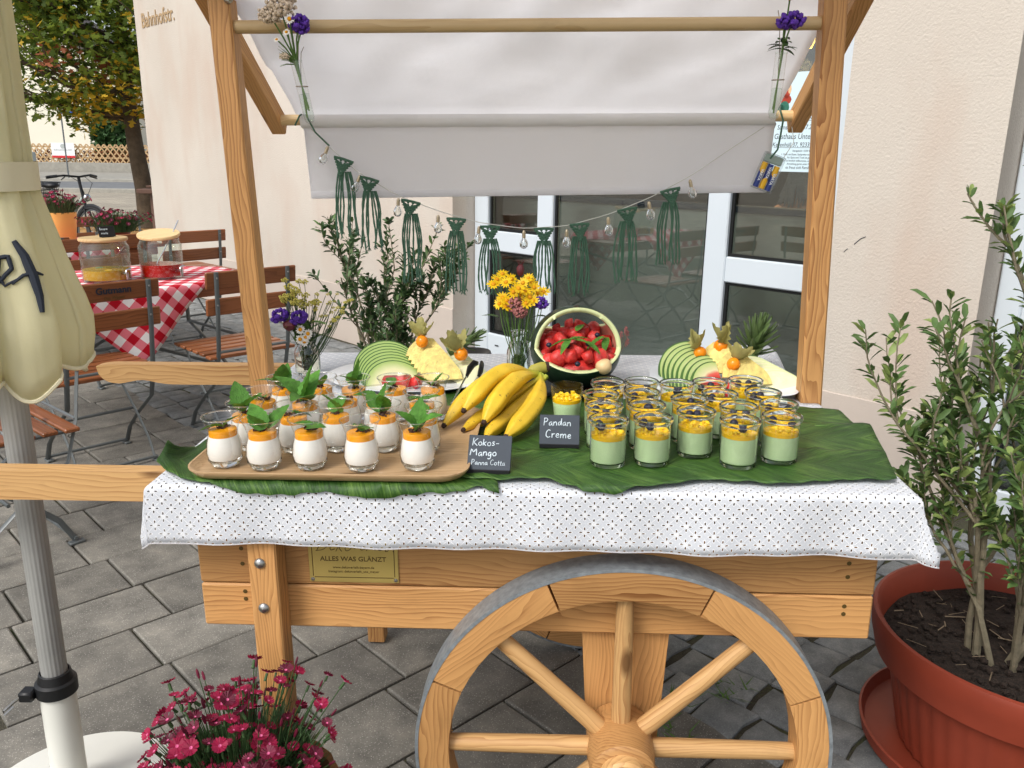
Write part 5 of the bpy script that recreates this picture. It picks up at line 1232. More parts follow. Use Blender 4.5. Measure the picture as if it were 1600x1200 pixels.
for i in range(12): link('leaf', LF, d, T(v * (1.05 + .05 * (i % 4))) @ Rz(137 * i) @ Ry(-20 + 12 * (i % 3)) @ Matrix.Scale(.75, 4))

# ---------------------------------------------------------------- string lights with macrame hangings
ST = [(-.585, .487, 1.490), (-.534, .482, 1.440), (-.464, .480, 1.377), (-.355, .478, 1.314), (-.245, .476, 1.274), (-.143, .475, 1.246), (-.027, .475, 1.231), (.087, .475, 1.238), (.197, .476, 1.268), (.304, .478, 1.311), (.410, .480, 1.368), (.504, .482, 1.433), (.605, .487, 1.499)]
ga = thing('string_lights', 'clear wire with small unlit glass bulbs strung under the canopy', 'string lights', CM)
dense = []
for i in range(len(ST) - 1):
    for k_ in range(5): dense.append(Vector(ST[i]).lerp(Vector(ST[i + 1]), k_ / 5))
dense.append(Vector(ST[-1])); dense = [dense[0]] + [(dense[i - 1] + dense[i] * 2 + dense[i + 1]) / 4 for i in range(1, len(dense) - 1)] + [dense[-1]]
MB().tube(dense, .0011, 6).build('wire', 'wire', ga)
BG = MB().lathe([(.0042, 0), (.0046, -.002), (.0095, -.010), (.0112, -.017), (.0096, -.025), (.0050, -.0290), (0, -.030), (0, -.0292), (.0046, -.0282), (.0088, -.0245), (.0104, -.017), (.0088, -.0104), (.0040, -.0025), (.0036, 0)], 20).mesh('bulb_glass', 'footglass')
cp = MB(); cp.lathe([(0, .018), (.0028, .018), (.0038, .015)] + [(.0050 if k_ % 2 else .0043, .014 - .0019 * k_) for k_ in range(8)] + [(.0044, -.001), (0, -.001)], 16)
CAP = cp.mesh('bulb_cap', 'bulbcap')
FIL = MB().tube([(0, 0, 0), (0, 0, -.008), (.003, 0, -.014), (.0045, 0, -.017), (0, .002, -.018), (-.0045, 0, -.017), (-.003, 0, -.013)], .0004, 5).mesh('filament', 'bulbcap')
for i, (x, z) in enumerate(((-.542, 1.442), (-.461, 1.370), (-.357, 1.309), (-.252, 1.266), (-.145, 1.237), (-.025, 1.226), (.088, 1.229), (.197, 1.261), (.303, 1.301), (.407, 1.357))):
    o_ = bpy.data.objects.new('bulb', None); col.objects.link(o_); o_.parent = ga; o_.matrix_local = T((x, .474, z - .018)) @ Ry((24, 26, 6, 2, 6, 0, 0, -4, -10, -14)[i])
    link('bulb_cap', CAP, o_); link('bulb_glass', BG, o_); link('filament', FIL, o_)
bx_ = thing('battery_box', 'clear battery case with blue and yellow batteries hanging from the right end of the wire', 'battery box', CM @ T((.601, .478, 1.374)) @ Ry(20))
cb_ = MB(); 
for (c_, s_) in (((0, 0, -.0465), (.054, .018, .003)), ((-.0265, 0, 0), (.003, .018, .090)), ((.0265, 0, 0), (.003, .018, .090)), ((0, .009, 0), (.054, .002, .094)), ((0, 0, .0455), (.054, .018, .003))): cb_.box(c_, s_, b=.0008)
cb_.build('case', 'clearplastic', bx_, smooth=False)
MB().box((0, .0, .033), (.046, .014, .020), b=.002).build('switch_plate', 'greyplastic', bx_, smooth=False)
for i, x in enumerate((-.0165, 0, .0165)):
    up = i != 1; o_ = MB().tube([(x, 0, -.043), (x, 0, .021)], .0072, 18).build('battery', 'batblue', bx_)
    za = (.002, .021) if up else (-.043, -.024)
    b = MB(); n_ = 18
    Vt = []; 
    for k_ in range(n_ + 1):
        a_ = 2 * math.pi * k_ / n_; d_ = abs(((k_ / n_) - .75 + .5) % 1 - .5) * 2
        zt = za[0] + (-.012 * (1 - d_ * 2) if up and d_ < .5 else 0); z1_ = za[1] + (.012 * (1 - d_ * 2) if (not up) and d_ < .5 else 0)
        Vt.append(((x + .0074 * math.cos(a_), .0074 * math.sin(a_), zt), (x + .0074 * math.cos(a_), .0074 * math.sin(a_), z1_)))
    b.grid([[v_[0] for v_ in Vt], [v_[1] for v_ in Vt]]); b.build('wrapper', 'batyel', o_)
    link('print', text_mesh('VARTA', .0095, 'white', .0002, .0003), o_, T((x - .003, -.0079, -.001 if not up else -.012)) @ FACE @ Rz(-90))
MB().tube([(.022, 0, .047), (.03, 0, .09), (.008, 0, .125)], .001, 5).build('wire', 'wire', bx_)
# the ribbon ties at both ends
for lab, pts in (('dark green cord tied to the left end of the canopy rod', [(-.612, .455, 1.492), (-.598, .452, 1.515), (-.585, .46, 1.526), (-.575, .452, 1.505), (-.560, .455, 1.475), (-.530, .47, 1.442)]), ('dark green cord dangling from the right end of the canopy rod', [(.612, .455, 1.530), (.622, .452, 1.50), (.618, .452, 1.46), (.614, .452, 1.43), (.598, .455, 1.408)])):
    MB().tube(pts, .0024, 6).build('cord_tie', 'macrame', None, CM, label=lab, cat='cord')
def strand(q2, L_, x0, sp):
    pts = []; ph = q2.uniform(0, 6); am = q2.uniform(.002, .005)
    for i in range(13):
        t = i / 12; pts.append((x0 + sp * math.sin(min(1, t * 2.2) * 1.5) + am * math.sin(ph + t * 6.5) * t, q2.uniform(-.001, .001), -.030 - L_ * t))
    b = MB(); b.tube(pts, [.0021 * (1 + .25 * (i % 2)) for i in range(13)], 6)
    e = Vector(pts[-1])
    for k_ in range(5): b.tube([e, e + Vector((q2.uniform(-.006, .006), q2.uniform(-.003, .003), -q2.uniform(.006, .011)))], [.0012, .0005], 4)
    return b
TAS = [((-.494, 1.409), (-.507, 1.206)), ((-.429, 1.360), (-.434, 1.168)), ((-.322, 1.302), (-.338, 1.085)), ((-.203, 1.257), (-.203, 1.054)), ((-.114, 1.237), (-.119, 1.055)), ((.028, 1.232), (.033, 1.061)), ((.121, 1.244), (.125, 1.053)), ((.244, 1.283), (.250, 1.088)), ((.353, 1.332), (.363, 1.137))]
KN = MB()
for r_ in range(5):      # woven knot: crossing fat cords narrowing to a point
    w_ = .024 - .0042 * r_
    for s_ in (-1, 1): KN.tube([(s_ * w_, 0, -.004 - .0062 * r_), (s_ * w_ * .45, -.003, -.009 - .0066 * r_), (0, -.004, -.014 - .0068 * r_)], .0028, 6)
    for k_ in range(4 - r_ // 2): KN.ball((-w_ * .8 + 1.6 * w_ * k_ / max(1, 3 - r_ // 2), -.003, -.003 - .0064 * r_), .0034, 0, 6, 5)
KN.tube([(-.026, 0, 0), (0, -.001, .0015), (.026, 0, 0)], .0034, 6)
KME = KN.mesh('knot', 'macrame')
q = random.Random(17)
for i, (tp_, bt) in enumerate(TAS):
    ang = (-30, -26, -22, -8, -4, 2, 8, 18, 24)[i] * -1
    d = thing('macrame_tassel', f'dark green macrame tassel on the light string, {ORD[i]} from left', 'macrame', CM @ T((tp_[0], .470, tp_[1] - .002)) @ Ry(-ang * -1 * .55), 'macrame tassels on the string')
    link('knot', KME, d, Ry(ang * -.0))
    Lg = (tp_[1] - bt[1]) - .042
    for k_ in range(8):
        x0 = (-.0155 + .0044 * k_); sp = (.004 + .008 * (abs(k_ - 3.5) / 3.5)) * (1 if k_ > 3 else -1) * q.uniform(.6, 1.2)
        strand(q, Lg * q.uniform(.93, 1.03), x0, sp).build('strand', 'macrame', d, X=Ry(ang * -.55 * -1 * -1))

# ================================================================ garden furniture (u along the table, v towards the back)
TO, TU, TV = Vector((-1.666, 4.204, 0)), Vector((.68, .733, 0)), Vector((-.733, .68, 0))
def TM(u_, v_, z=0, rz=0): p = TO + TU * u_ + TV * v_; return Matrix(((TU.x, TV.x, 0, p.x), (TU.y, TV.y, 0, p.y), (0, 0, 1, z), (0, 0, 0, 1))) @ Rz(rz)
SLAT = MB().box((0, 0, 0), (.46, .052, .016), b=.004).mesh('slat', 'chairwood', False)
BSL = MB().box((0, 0, 0), (.47, .016, .082), b=.006).mesh('back_slat', 'chairwood', False)
def chair_proto():
    c = thing('garden_chair', 'x', 'chair')
    for i in range(6): link('slat', SLAT, c, T((0, -.205 + .074 * i, .452 - .004 * (i == 0))))
    for z, y in ((.828, -.262), (.700, -.250)): link('back_slat', BSL, c, T((0, y, z)) @ Rx(5))
    for s_ in (-1, 1):
        x = s_ * .185
        MB().tube([(x, -.276, .868), (x, -.262, .66), (x, -.235, .47), (x, -.19, .32), (x, -.02, .20), (x, .10, .10), (x, .155, .012)], .0115, 6, flat=.45).build('back_post', 'chairsteel', c)
        MB().tube([(x * .93, .19, .44), (x * .93, .12, .33), (x * .93, -.04, .20), (x * .93, -.14, .10), (x * .93, -.185, .012)], .0105, 6, flat=.45).build('leg', 'chairsteel', c)
        MB().tube([(x, -.215, .436), (x, .20, .436)], .0075, 6).build('seat_rail', 'chairsteel', c)
        for z, y in ((.84, -.2735), (.71, -.2615)): MB().lathe([(0, .003), (.004, .002), (.005, 0)], 8, X=Rx(90)).build('bolt', 'bolt', c, X=T((x, y - .009, z)))
    for y, z in ((.155, .020), (-.185, .020), (-.235, .475), (.02, .215)): MB().tube([(-.185, y, z), (.185, y, z)], .0075, 6).build('stretcher', 'chairsteel', c)
    for s_ in (-1, 1):
        for y in (.155, -.185): MB().box((s_ * .18, y, .005), (.03, .055, .009), b=.002).build('foot', 'chairsteel', c)
    return c
proto = chair_proto()
def chair(u_, v_, rz, label, first=[1]):
    c = proto if first else copy_tree(proto)
    first.clear(); c.matrix_world = TM(u_, v_, 0, rz); tag(c, label, 'chair', 'folding garden chairs'); return c
cA = chair(-.557, -.15, 0, 'brown slatted chair with printed backrest in front of the drinks table')
chair(.150, -.155, -3, 'brown slatted chair right behind the left cart post')
chair(-.19, 1.92, 2, 'brown slatted chair at the far table beside the umbrella edge')
chair(.330, 1.90, 0, 'brown slatted chair behind the dispensers facing the far table')
chair(.86, 1.86, 0, 'brown slatted chair nearest the wall at the far table')
chair(.60, 3.05, 180, 'brown slatted chair behind the yellow flower pot')
chair(-1.165, -.80, 92, 'brown slatted chair cut off at the left edge beside the umbrella pole')
chair(.10, 1.26, 184, 'brown slatted chair on the far side of the drinks table')
lt = MB(); me = text_mesh('Gutmann', .040, 'ink', .0003, .0012, 0, 1.0)
link('lettering', me, cA, T((.035, -.2725, .822)) @ Rx(5) @ FACE); link('lettering', text_mesh('Das Weizen', .018, 'engrave', .0003, 0, .3), cA, T((.035, -.2712, .797)) @ Rx(5) @ FACE)
def table(label, u_, v_, L_, W_, seed):
    t = thing('garden_table', label, 'table', TM(u_, v_)); n = 8; w_ = W_ / n
    me = MB().box((0, 0, 0), (L_, w_ - .008, .022), b=.004).mesh('plank', 'chairwood', False)
    for i in range(n): link('plank', me, t, T((0, -W_ / 2 + w_ * (i + .5), .739)))
    for y in (-W_ / 2 + .03, W_ / 2 - .03): plank('apron', (-L_ / 2 + .05, y, .700), (L_ / 2 - .05, y, .700), .02, .05, 'chairwood', t)
    for s_ in (-1, 1):
        for k_ in (-1, 1):
            x = s_ * (L_ / 2 - .12)
            MB().tube([(x, k_ * (W_ / 2 - .05), .70), (x, k_ * (W_ / 2 - .06), .40), (x, k_ * .12, .30), (x, -k_ * .10, .18), (x, -k_ * (W_ / 2 - .10), .01)], .013, 6, flat=.5).build('leg', 'chairsteel', t)
        MB().tube([(x, -W_ / 2 + .06, .40), (x, W_ / 2 - .06, .40)], .009, 6).build('stretcher', 'chairsteel', t)
    MB().tube([(-L_ / 2 + .12, -.1, .19), (0, 0, .45), (L_ / 2 - .12, .1, .66)], .009, 6).build('brace', 'chairsteel', t); MB().tube([(L_ / 2 - .12, -.1, .19), (0, -.02, .45), (-L_ / 2 + .12, .1, .66)], .009, 6).build('brace', 'chairsteel', t)
    return t
table('slatted brown table holding the two drink dispensers', -.22, .46, 1.48, .88, 1); table('slatted brown table holding the yellow flower pot', .18, 2.40, 1.3, .80, 2)
def diamond_cloth(label, u_, v_, half, W_, L_):
    """square cloth laid cornerwise, hanging over the long edges"""
    N = 44; P = []; UV = []
    for i in range(N + 1):
        row = []; ru = []
        for j in range(N + 1):
            a_, b_ = -1 + 2 * i / N, -1 + 2 * j / N; x, y = (a_ + b_) / 2 * half, (b_ - a_) / 2 * half
            z = .7535; yy = y
            for s_ in (-1, 1):
                e_ = s_ * y - W_ / 2
                if e_ > 0: yy = s_ * (W_ / 2 + .012 + .06 * e_ + .012 * math.sin(x * 18) * min(1, e_ * 6)); z -= max(0, e_ - .008)
            e_ = abs(x) - L_ / 2
            if e_ > 0: z -= e_; x = math.copysign(L_ / 2 + .01, x)
            row.append((x, yy, z + .0015 * noise.noise(Vector((x * 9, y * 9, 0))))); ru.append((a_ * half * .7071, b_ * half * .7071))
        P.append(row); UV.append(ru)
    o_ = MB().grid(P, uv=UV).build('tablecloth', 'gingham', None, TM(u_, v_), ang=70, label=label, cat='tablecloth'); m_ = o_.modifiers.new('thick', 'SOLIDIFY'); m_.thickness = .001
diamond_cloth('red and white checked cloth hanging over the drinks table', -.26, .46, .83, .88, 1.48); diamond_cloth('red and white checked cloth on the table with the yellow pot', .12, 2.40, .82, .80, 1.3)
# drink dispensers
def dispenser(label, u_, v_, r_, h_, liquid, lid_tilt, fill):
    d = thing('drink_dispenser', label, 'dispenser', TM(u_, v_, .756))
    MB().lathe([(0, 0), (r_ * .95, 0), (r_, .008), (r_ * 1.02, h_ * .85), (r_ * .92, h_ * .94), (r_ * .93, h_), (r_ * .90, h_), (r_ * .89, h_ * .94), (r_ * .98, h_ * .84), (r_ * .965, .012), (0, .010)], 40).build('glass_jar', 'jarglass', d)
    MB().lathe([(0, .011), (r_ * .955, .013), (r_ * .965, h_ * fill), (0, h_ * fill)], 36).build('drink', liquid, d)
    MB().lathe([(0, 0), (r_ * .98, 0), (r_ * 1.0, .004), (r_ * 1.0, .012), (r_ * .98, .016), (0, .016)], 36).build('lid', 'lidwood', d, X=T((0, 0, h_ + .002 + (.012 if lid_tilt else 0))) @ Rx(lid_tilt) @ Ry(-lid_tilt * .8))
    tp_ = MB(); tp_.tube([(0, -r_ * .98, .045), (0, -r_ - .035, .045)], .008, 10); tp_.tube([(0, -r_ - .03, .055), (0, -r_ - .032, .018)], .0075, 10); tp_.tube([(-.006, -r_ - .03, .055), (0, -r_ - .03, .066), (.022, -r_ - .034, .070)], .0045, 8); tp_.build('tap', 'tap', d, X=Rz(18))
    return d
d = dispenser('glass dispenser with yellow lemonade and closed wooden lid', -.225, .40, .118, .205, 'lemonade', 0, .30)
for i in range(7): MB().ball((.06 * math.cos(i * .9), .06 * math.sin(i * .9), .035 + .012 * (i % 3)), .022, 0, 10, 6, (1, 1, .35)).build('citrus_slice', 'lemonade' if i % 2 else 'rindlight', d)
d = dispenser('glass dispenser with red punch, ladle and tilted wooden lid', .035, .33, .108, .205, 'punch', 7, .36)
MB().tube([(-.03, .02, .05), (.02, 0, .14), (.07, -.02, .235), (.10, -.03, .30)], .0035, 8).build('ladle', 'tap', d)
s_ = thing('chalk_sign', 'tiny black chalk sign standing on the lemonade dispenser lid', 'sign', TM(-.205, .385, .98) @ Rz(4))
bd = MB().box((0, 0, .026), (.085, .004, .055), b=.001).build('board', 'slateedge', s_, X=T((0, 0, .003)) @ Rx(-18)); MB().box((0, .008, .003), (.06, .03, .006), b=.001).build('base', 'slateedge', s_)
b = MB(); handwriting(b, 'Limone', -.034, .034, .014, .0008, -.0026, .05, 1, 1) if all(c in HW for c in 'Limone') else handwriting(b, 'limone', -.034, .034, .014, .0008, -.0026, .05, 1, 1); handwriting(b, 'minte', -.030, .012, .014, .0008, -.0026, .05, 1, 2); b.build('chalk_writing', 'chalk', bd)

# ---------------------------------------------------------------- pinks in pots
def fringed(seed, mp):
    b = MB(); q2 = random.Random(seed)
    for i in range(5):
        X = Matrix.Rotation(i * 1.2566 + q2.uniform(-.1, .1), 4, 'Z'); l_ = .0115; V = [(0, 0, 0)]; n_ = 6
        for k_ in range(n_ + 1):
            a_ = -.62 + 1.24 * k_ / n_; rr = l_ * (1 if k_ % 2 else .86); V.append((rr * math.cos(a_), rr * math.sin(a_), .0035 + .0018 * (k_ % 2) + q2.uniform(-.001, .001)))
        V2 = [(x * .20, y * .20, .0016) for x, y, z in V[1:]]
        b.add(V + V2, [[k_ + 1, k_ + 2, n_ + 3 + k_, n_ + 2 + k_] for k_ in range(n_)], 0, X); b.add(V + V2, [[0, n_ + 2 + k_, n_ + 3 + k_] for k_ in range(n_)], 1, X)
    b.tube([(0, 0, 0), (0, 0, -.012)], [.0022, .0026], 6, 2)
    return b.mesh('flower', [mp, 'dianthusw', 'dianleaf'], True, 60)
PINK = [fringed(1, 'dianthus'), fringed(2, 'dianthus'), fringed(3, 'dianthusd')]
BUD = MB().tube([(0, 0, 0), (0, 0, .006), (0, 0, .014), (0, 0, .018)], [.0018, .0028, .0024, .0008], 6).mesh('bud', 'dianthusd')
def pinks(d, n_st, n_fl, R_, h0, h1, base_z, seed, sc_=1.0, leafn=None):
    q2 = random.Random(seed); st = MB(); tops = []
    for i in range(n_st):
        a_, r_ = q2.uniform(0, 6.28), R_ * .42 * math.sqrt(q2.random()); b0 = Vector((r_ * math.cos(a_), r_ * math.sin(a_), base_z)); h_ = h0 + (h1 - h0) * q2.random() ** 1.25 * (1.12 - .5 * r_ / (R_ * .42))
        out = Vector((math.cos(a_), math.sin(a_), 0)) * R_ * q2.uniform(.1, .75) * (r_ / (R_ * .42))
        tip = b0 + out + Vector((q2.uniform(-.02, .02), q2.uniform(-.02, .02), h_)) * sc_; mid = b0.lerp(tip, .5) - out * .15
        st.tube([b0, mid, tip], [.0012 * sc_, .0011 * sc_, .0009 * sc_], 4); tops.append((tip, (tip - mid).normalized()))
        for k_ in range(3):
            p = b0.lerp(tip, .2 + .22 * k_); dr = Vector((q2.uniform(-1, 1), q2.uniform(-1, 1), q2.uniform(.5, 1.4))).normalized() * .03 * sc_
            sd2 = dr.cross(Vector((0, 0, 1))).normalized() * .0013 * sc_; st.add([p - sd2, p + sd2, p + dr * .6 + sd2 * .8 + Vector((0, 0, .002)), p + dr], [[0, 1, 2], [0, 2, 3]])
    for i in range(leafn or n_st * 5):
        a_, r_ = q2.uniform(0, 6.28), R_ * .55 * math.sqrt(q2.random()); p = Vector((r_ * math.cos(a_), r_ * math.sin(a_), base_z))
        dr = Vector((math.cos(a_) * q2.uniform(.1, .7), math.sin(a_) * q2.uniform(.1, .7), 1)).normalized() * q2.uniform(.07, .14) * sc_; sd2 = Vector((-math.sin(a_), math.cos(a_), 0)) * .0022 * sc_
        st.add([p - sd2, p + sd2, p + dr * .6 + sd2, p + dr * .6 - sd2, p + dr + Vector((math.cos(a_), math.sin(a_), -.3)) * .012 * sc_], [[0, 1, 2, 3], [3, 2, 4]])
    st.build('stems_and_leaves', 'dianleaf', d, smooth=False, kind='stuff')
    for i, (p, dr) in enumerate(tops):
        X = T(p) @ dr.to_track_quat('Z', 'Y').to_matrix().to_4x4() @ Rz(q2.uniform(0, 72))
        if i < n_fl: link('flower', q2.choice(PINK), d, X @ Rx(q2.uniform(-30, 30)) @ Matrix.Scale(sc_ * q2.uniform(.9, 1.35), 4))
        else: link('bud', BUD, d, X @ Matrix.Scale(sc_ * q2.uniform(.8, 1.2), 4))
d = thing('potted_pinks', 'crimson pinks in a wicker pot in front of the cart leg', 'potted flowers', T((-.435, 1.14, 0)))
def wick(th, i, z): return 1 + .012 * math.sin(th * 26 + (i % 2) * math.pi)
MB().lathe([(.105, 0), (.11, .01)] + [(.112 + .0017 * k_, .02 + .0155 * k_) for k_ in range(24)] + [(.157, .392), (.157, .40), (.146, .40), (.142, .36)], 78, rmod=wick).build('basket', 'wicker', d)
MB().lathe([(.145, .372), (.08, .38), (0, .385)], 24).build('soil', 'soil', d)
pinks(d, 330, 240, .165, .06, .285, .375, 5, .88, 1700)
d = thing('potted_pinks', 'dark red pinks in a yellow pot on the far checked table', 'potted flowers', TM(.30, 2.50, .756))
MB().lathe([(0, 0), (.085, 0), (.09, .005), (.112, .20), (.112, .215), (.104, .215), (.10, .19), (0, .185)], 36).build('pot', 'yellowpot', d); pinks(d, 130, 95, .19, .06, .15, .19, 9, 1.15, 600)
d = thing('potted_pinks', 'dark red pinks in a dark pot behind the drink dispensers', 'potted flowers', TM(.50, 2.02, .756))
MB().lathe([(0, 0), (.07, 0), (.09, .10), (.09, .11), (.084, .11), (0, .10)], 30).build('pot', 'terra', d); pinks(d, 150, 110, .24, .05, .14, .10, 19, 1.15, 700)

# ---------------------------------------------------------------- shrubs in pots
def branchy(b, p, d_, ln, r_, depth, q2, tips, spread=.55, up=.25):
    pts = [Vector(p)]; dd = Vector(d_).normalized(); n_ = 5
    for i in range(n_):
        dd = (dd + Vector((q2.uniform(-.22, .22), q2.uniform(-.22, .22), q2.uniform(-.05, up)))).normalized(); pts.append(pts[-1] + dd * ln / n_)
    b.tube(pts, [r_ * (1 - .45 * i / n_) for i in range(n_ + 1)], 7 if r_ > .004 else 5)
    if depth == 0: tips.append(pts); return
    for k_ in range(3 if depth > 1 else 4):
        i = q2.randrange(2, n_ + 1); nd = (dd + Vector((q2.uniform(-1, 1), q2.uniform(-1, 1), q2.uniform(-.1, .6))) * spread).normalized()
        branchy(b, pts[i], nd, ln * q2.uniform(.45, .72), r_ * .55, depth - 1, q2, tips, spread, up)
    tips.append(pts[2:])
def sprigs(b, tips, q2, Ln, Wd, per, mats=2, droop=.1):
    for pts in tips:
        for i in range(per):
            t = q2.random() ** .7; k_ = min(len(pts) - 2, int(t * (len(pts) - 1))); p = Vector(pts[k_]).lerp(Vector(pts[k_ + 1]), t * (len(pts) - 1) - k_ if t < 1 else 1); ax = (Vector(pts[k_ + 1]) - Vector(pts[k_])).normalized()
            rd = Vector((q2.gauss(0, 1), q2.gauss(0, 1), q2.gauss(0, 1))); rd = (rd - ax * rd.dot(ax)).normalized(); dr = (ax * q2.uniform(.35, 1.0) + rd * q2.uniform(.5, 1)).normalized()
            l_ = Ln * q2.uniform(.6, 1.15); w_ = Wd * q2.uniform(.8, 1.15); sd2 = dr.cross(Vector((q2.gauss(0, .3), q2.gauss(0, .3), 1))).normalized(); up_ = sd2.cross(dr)
            V = [p, p + dr * l_ * .35 + sd2 * w_ + up_ * w_ * .25, p + dr * l_ * .75 + sd2 * w_ * .8 + up_ * w_ * .25, p + dr * l_ - Vector((0, 0, droop * l_)), p + dr * l_ * .75 - sd2 * w_ * .8 + up_ * w_ * .25, p + dr * l_ * .35 - sd2 * w_ + up_ * w_ * .25, p + dr * l_ * .5]
            b.add(V, [[0, 1, 6], [1, 2, 6], [2, 3, 6], [3, 4, 6], [4, 5, 6], [5, 0, 6]], q2.choice((0, 0, 1)) if mats > 1 else 0)
ot = thing('potted_olive', 'olive shrub in a big terracotta coloured pot at the right edge', 'potted shrub', T((1.23, 1.735, 0)))
MB().lathe([(0, .004), (.30, .004), (.315, .012), (.322, .045), (.316, .047), (.305, .018), (0, .014)], 64).build('saucer', 'terra', ot, X=T((-.01, .03, 0)))
def ribs(th, i, z): return 1 + (.008 * math.cos(th * 44) if 2 <= i <= 5 else 0)
MB().lathe([(0, .02), (.235, .02), (.250, .03), (.258, .06), (.292, .22), (.294, .235), (.297, .25), (.316, .252), (.330, .258), (.343, .31), (.347, .350), (.344, .360), (.336, .362), (.329, .355), (.322, .30), (.315, .27)], 176, rmod=ribs).build('pot', 'terra', ot)
so_ = MB(); q = random.Random(44)
P = [[(r_ * .0532 * math.cos(2 * math.pi * j / 40), r_ * .0532 * math.sin(2 * math.pi * j / 40), .288 + .02 * noise.noise(Vector((r_ * .5 * math.cos(2 * math.pi * j / 40), r_ * .5 * math.sin(2 * math.pi * j / 40), 0)))) for j in range(41)] for r_ in range(7)]
so_.grid(P).build('soil', 'soil', ot, ang=80)
tw = MB()
for i in range(70):
    a_, r_ = q.uniform(0, 6.28), .29 * math.sqrt(q.random()); x, y = r_ * math.cos(a_), r_ * math.sin(a_); t = q.uniform(0, 6.28); l_ = q.uniform(.01, .055)
    tw.tube([(x, y, .300), (x + math.cos(t) * l_, y + math.sin(t) * l_, .300 + q.uniform(0, .012))], q.uniform(.0006, .0018), 4)
for i in range(620):
    a_, r_ = q.uniform(0, 6.28), .305 * math.sqrt(q.random()); tw.ball((r_ * math.cos(a_), r_ * math.sin(a_), .295), q.uniform(.003, .012), 1, 5, 3, (1, 1, .6), .5, seed=i)
tw.build('litter', ['straw', 'soil'], ot, smooth=False, kind='stuff')
wb = MB(); tips = []; q = random.Random(63)
for (bx, by, dx, dy, ln, r_) in ((-.13, .02, -.16, -.02, .52, .008), (-.12, .0, .02, .05, .62, .010), (-.05, -.02, .10, .02, .72, .013), (.0, .03, .25, .05, .60, .009), (-.03, .0, -.05, -.10, .50, .007), (.06, -.05, .5, -.1, .5, .010), (.04, .0, .16, .1, .62, .008), (-.10, -.03, -.30, -.10, .42, .008), (-.08, .04, -.10, .15, .50, .009), (-.02, -.04, .12, -.15, .52, .009), (.02, .02, .30, .2, .50, .009), (-.06, -.05, -.18, -.2, .46, .008)):
    branchy(wb, (bx, by, .28), (dx, dy, 1), ln * .93, r_, 2, q, tips, .6, .3)
wb.build('trunk', 'bark', ot)
lv = MB(); keep = [p for p in tips if p[-1].z > .60 and p[-1].x < .34 and p[-1].x > -.50]
sprigs(lv, keep, q, .047, .0066, 19); lv.build('crown', ['oliveleaf', 'oliveleafl'], ot, smooth=True, ang=60, kind='stuff')
sh = MB()
sprigs(sh, [[Vector((.02, -.06, .29)), Vector((.03, -.07, .33)), Vector((.04, -.08, .35))], [Vector((.04, -.05, .29)), Vector((.05, -.05, .32))]], q, .035, .009, 10); sh.build('young_shoot', ['oliveleafl', 'mint'], ot)
# darker shrub behind the cart by the wall
bs = thing('potted_bush', 'dark green small leaved bush standing behind the cart by the wall', 'potted shrub', T((-.50, 3.05, 0)))
MB().lathe([(0, 0), (.13, 0), (.17, .30), (.18, .30), (.18, .33), (.165, .33), (0, .31)], 36).build('pot', 'terra', bs)
wb = MB(); tips = []; q = random.Random(15)
for (bx, by, dx, dy, ln) in ((-.02, 0, -.10, 0, .50), (.0, .02, .04, .05, .55), (.05, 0, .16, -.05, .50), (.02, -.03, -.02, -.1, .46), (-.03, .03, -.18, .1, .5), (.07, .0, .26, .0, .45)):
    branchy(wb, (bx, by, .31), (dx, dy, 1.4), ln, .008, 2, q, tips, .45, .35)
wb.build('trunk', 'bark', bs); lv = MB(); sprigs(lv, [p for p in tips if p[-1].z > .6], q, .040, .0062, 28); lv.build('crown', ['bushleaf', 'oliveleaf'], bs, ang=60, kind='stuff')
at_ = thing('ash_bin', 'black standing ashtray beside the glass door behind the table', 'ashtray', T((-.145, 3.0, 0)))
MB().lathe([(.05, .02), (.055, .65), (.068, .66), (.07, .70), (.064, .715), (.050, .712), (.03, .70), (.018, .698), (.014, .69), (0, .69)], 32).build('bowl', 'black', at_); MB().lathe([(0, 0), (.12, 0), (.12, .012), (.05, .03), (0, .03)], 32).build('base', 'black', at_)

# ---------------------------------------------------------------- folded umbrella on its stand
um = thing('parasol', 'folded cream parasol on a grey pole with white round base', 'parasol', T((-.962, 1.535, 0)))
def flute(th, i, z): return 1 + .02 * math.cos(th * 20)
MB().lathe([(.0250, .30), (.0250, 2.5), (0, 2.5)], 80, rmod=flute).build('pole', 'alu', um)
MB().lathe([(0, .02), (.034, .02), (.035, .03), (.035, .32), (.030, .325)], 32).build('stand_tube', 'whitepaint', um)
cl = MB(); cl.lathe([(.0345, .300), (.041, .302), (.041, .328), (.035, .332), (.031, .350), (.028, .352)], 36); cl.box((-.045, -.028, .312), (.03, .03, .024), b=.004); cl.build('clamp', 'black', um)
MB().tube([(-.055, -.035, .312), (-.065, -.05, .308), (-.075, -.068, .30), (-.07, -.075, .296), (-.06, -.058, .304)], .0035, 6).build('pin', 'bolt', um)
MB().lathe([(0, 0), (.225, 0), (.226, .006), (.222, .030), (.10, .045), (.05, .055), (.04, .06), (0, .06)], 64).build('base', 'whitepaint', um, X=T((.012, -.005, 0)))
P = []; Nr = 34; NT_ = 144
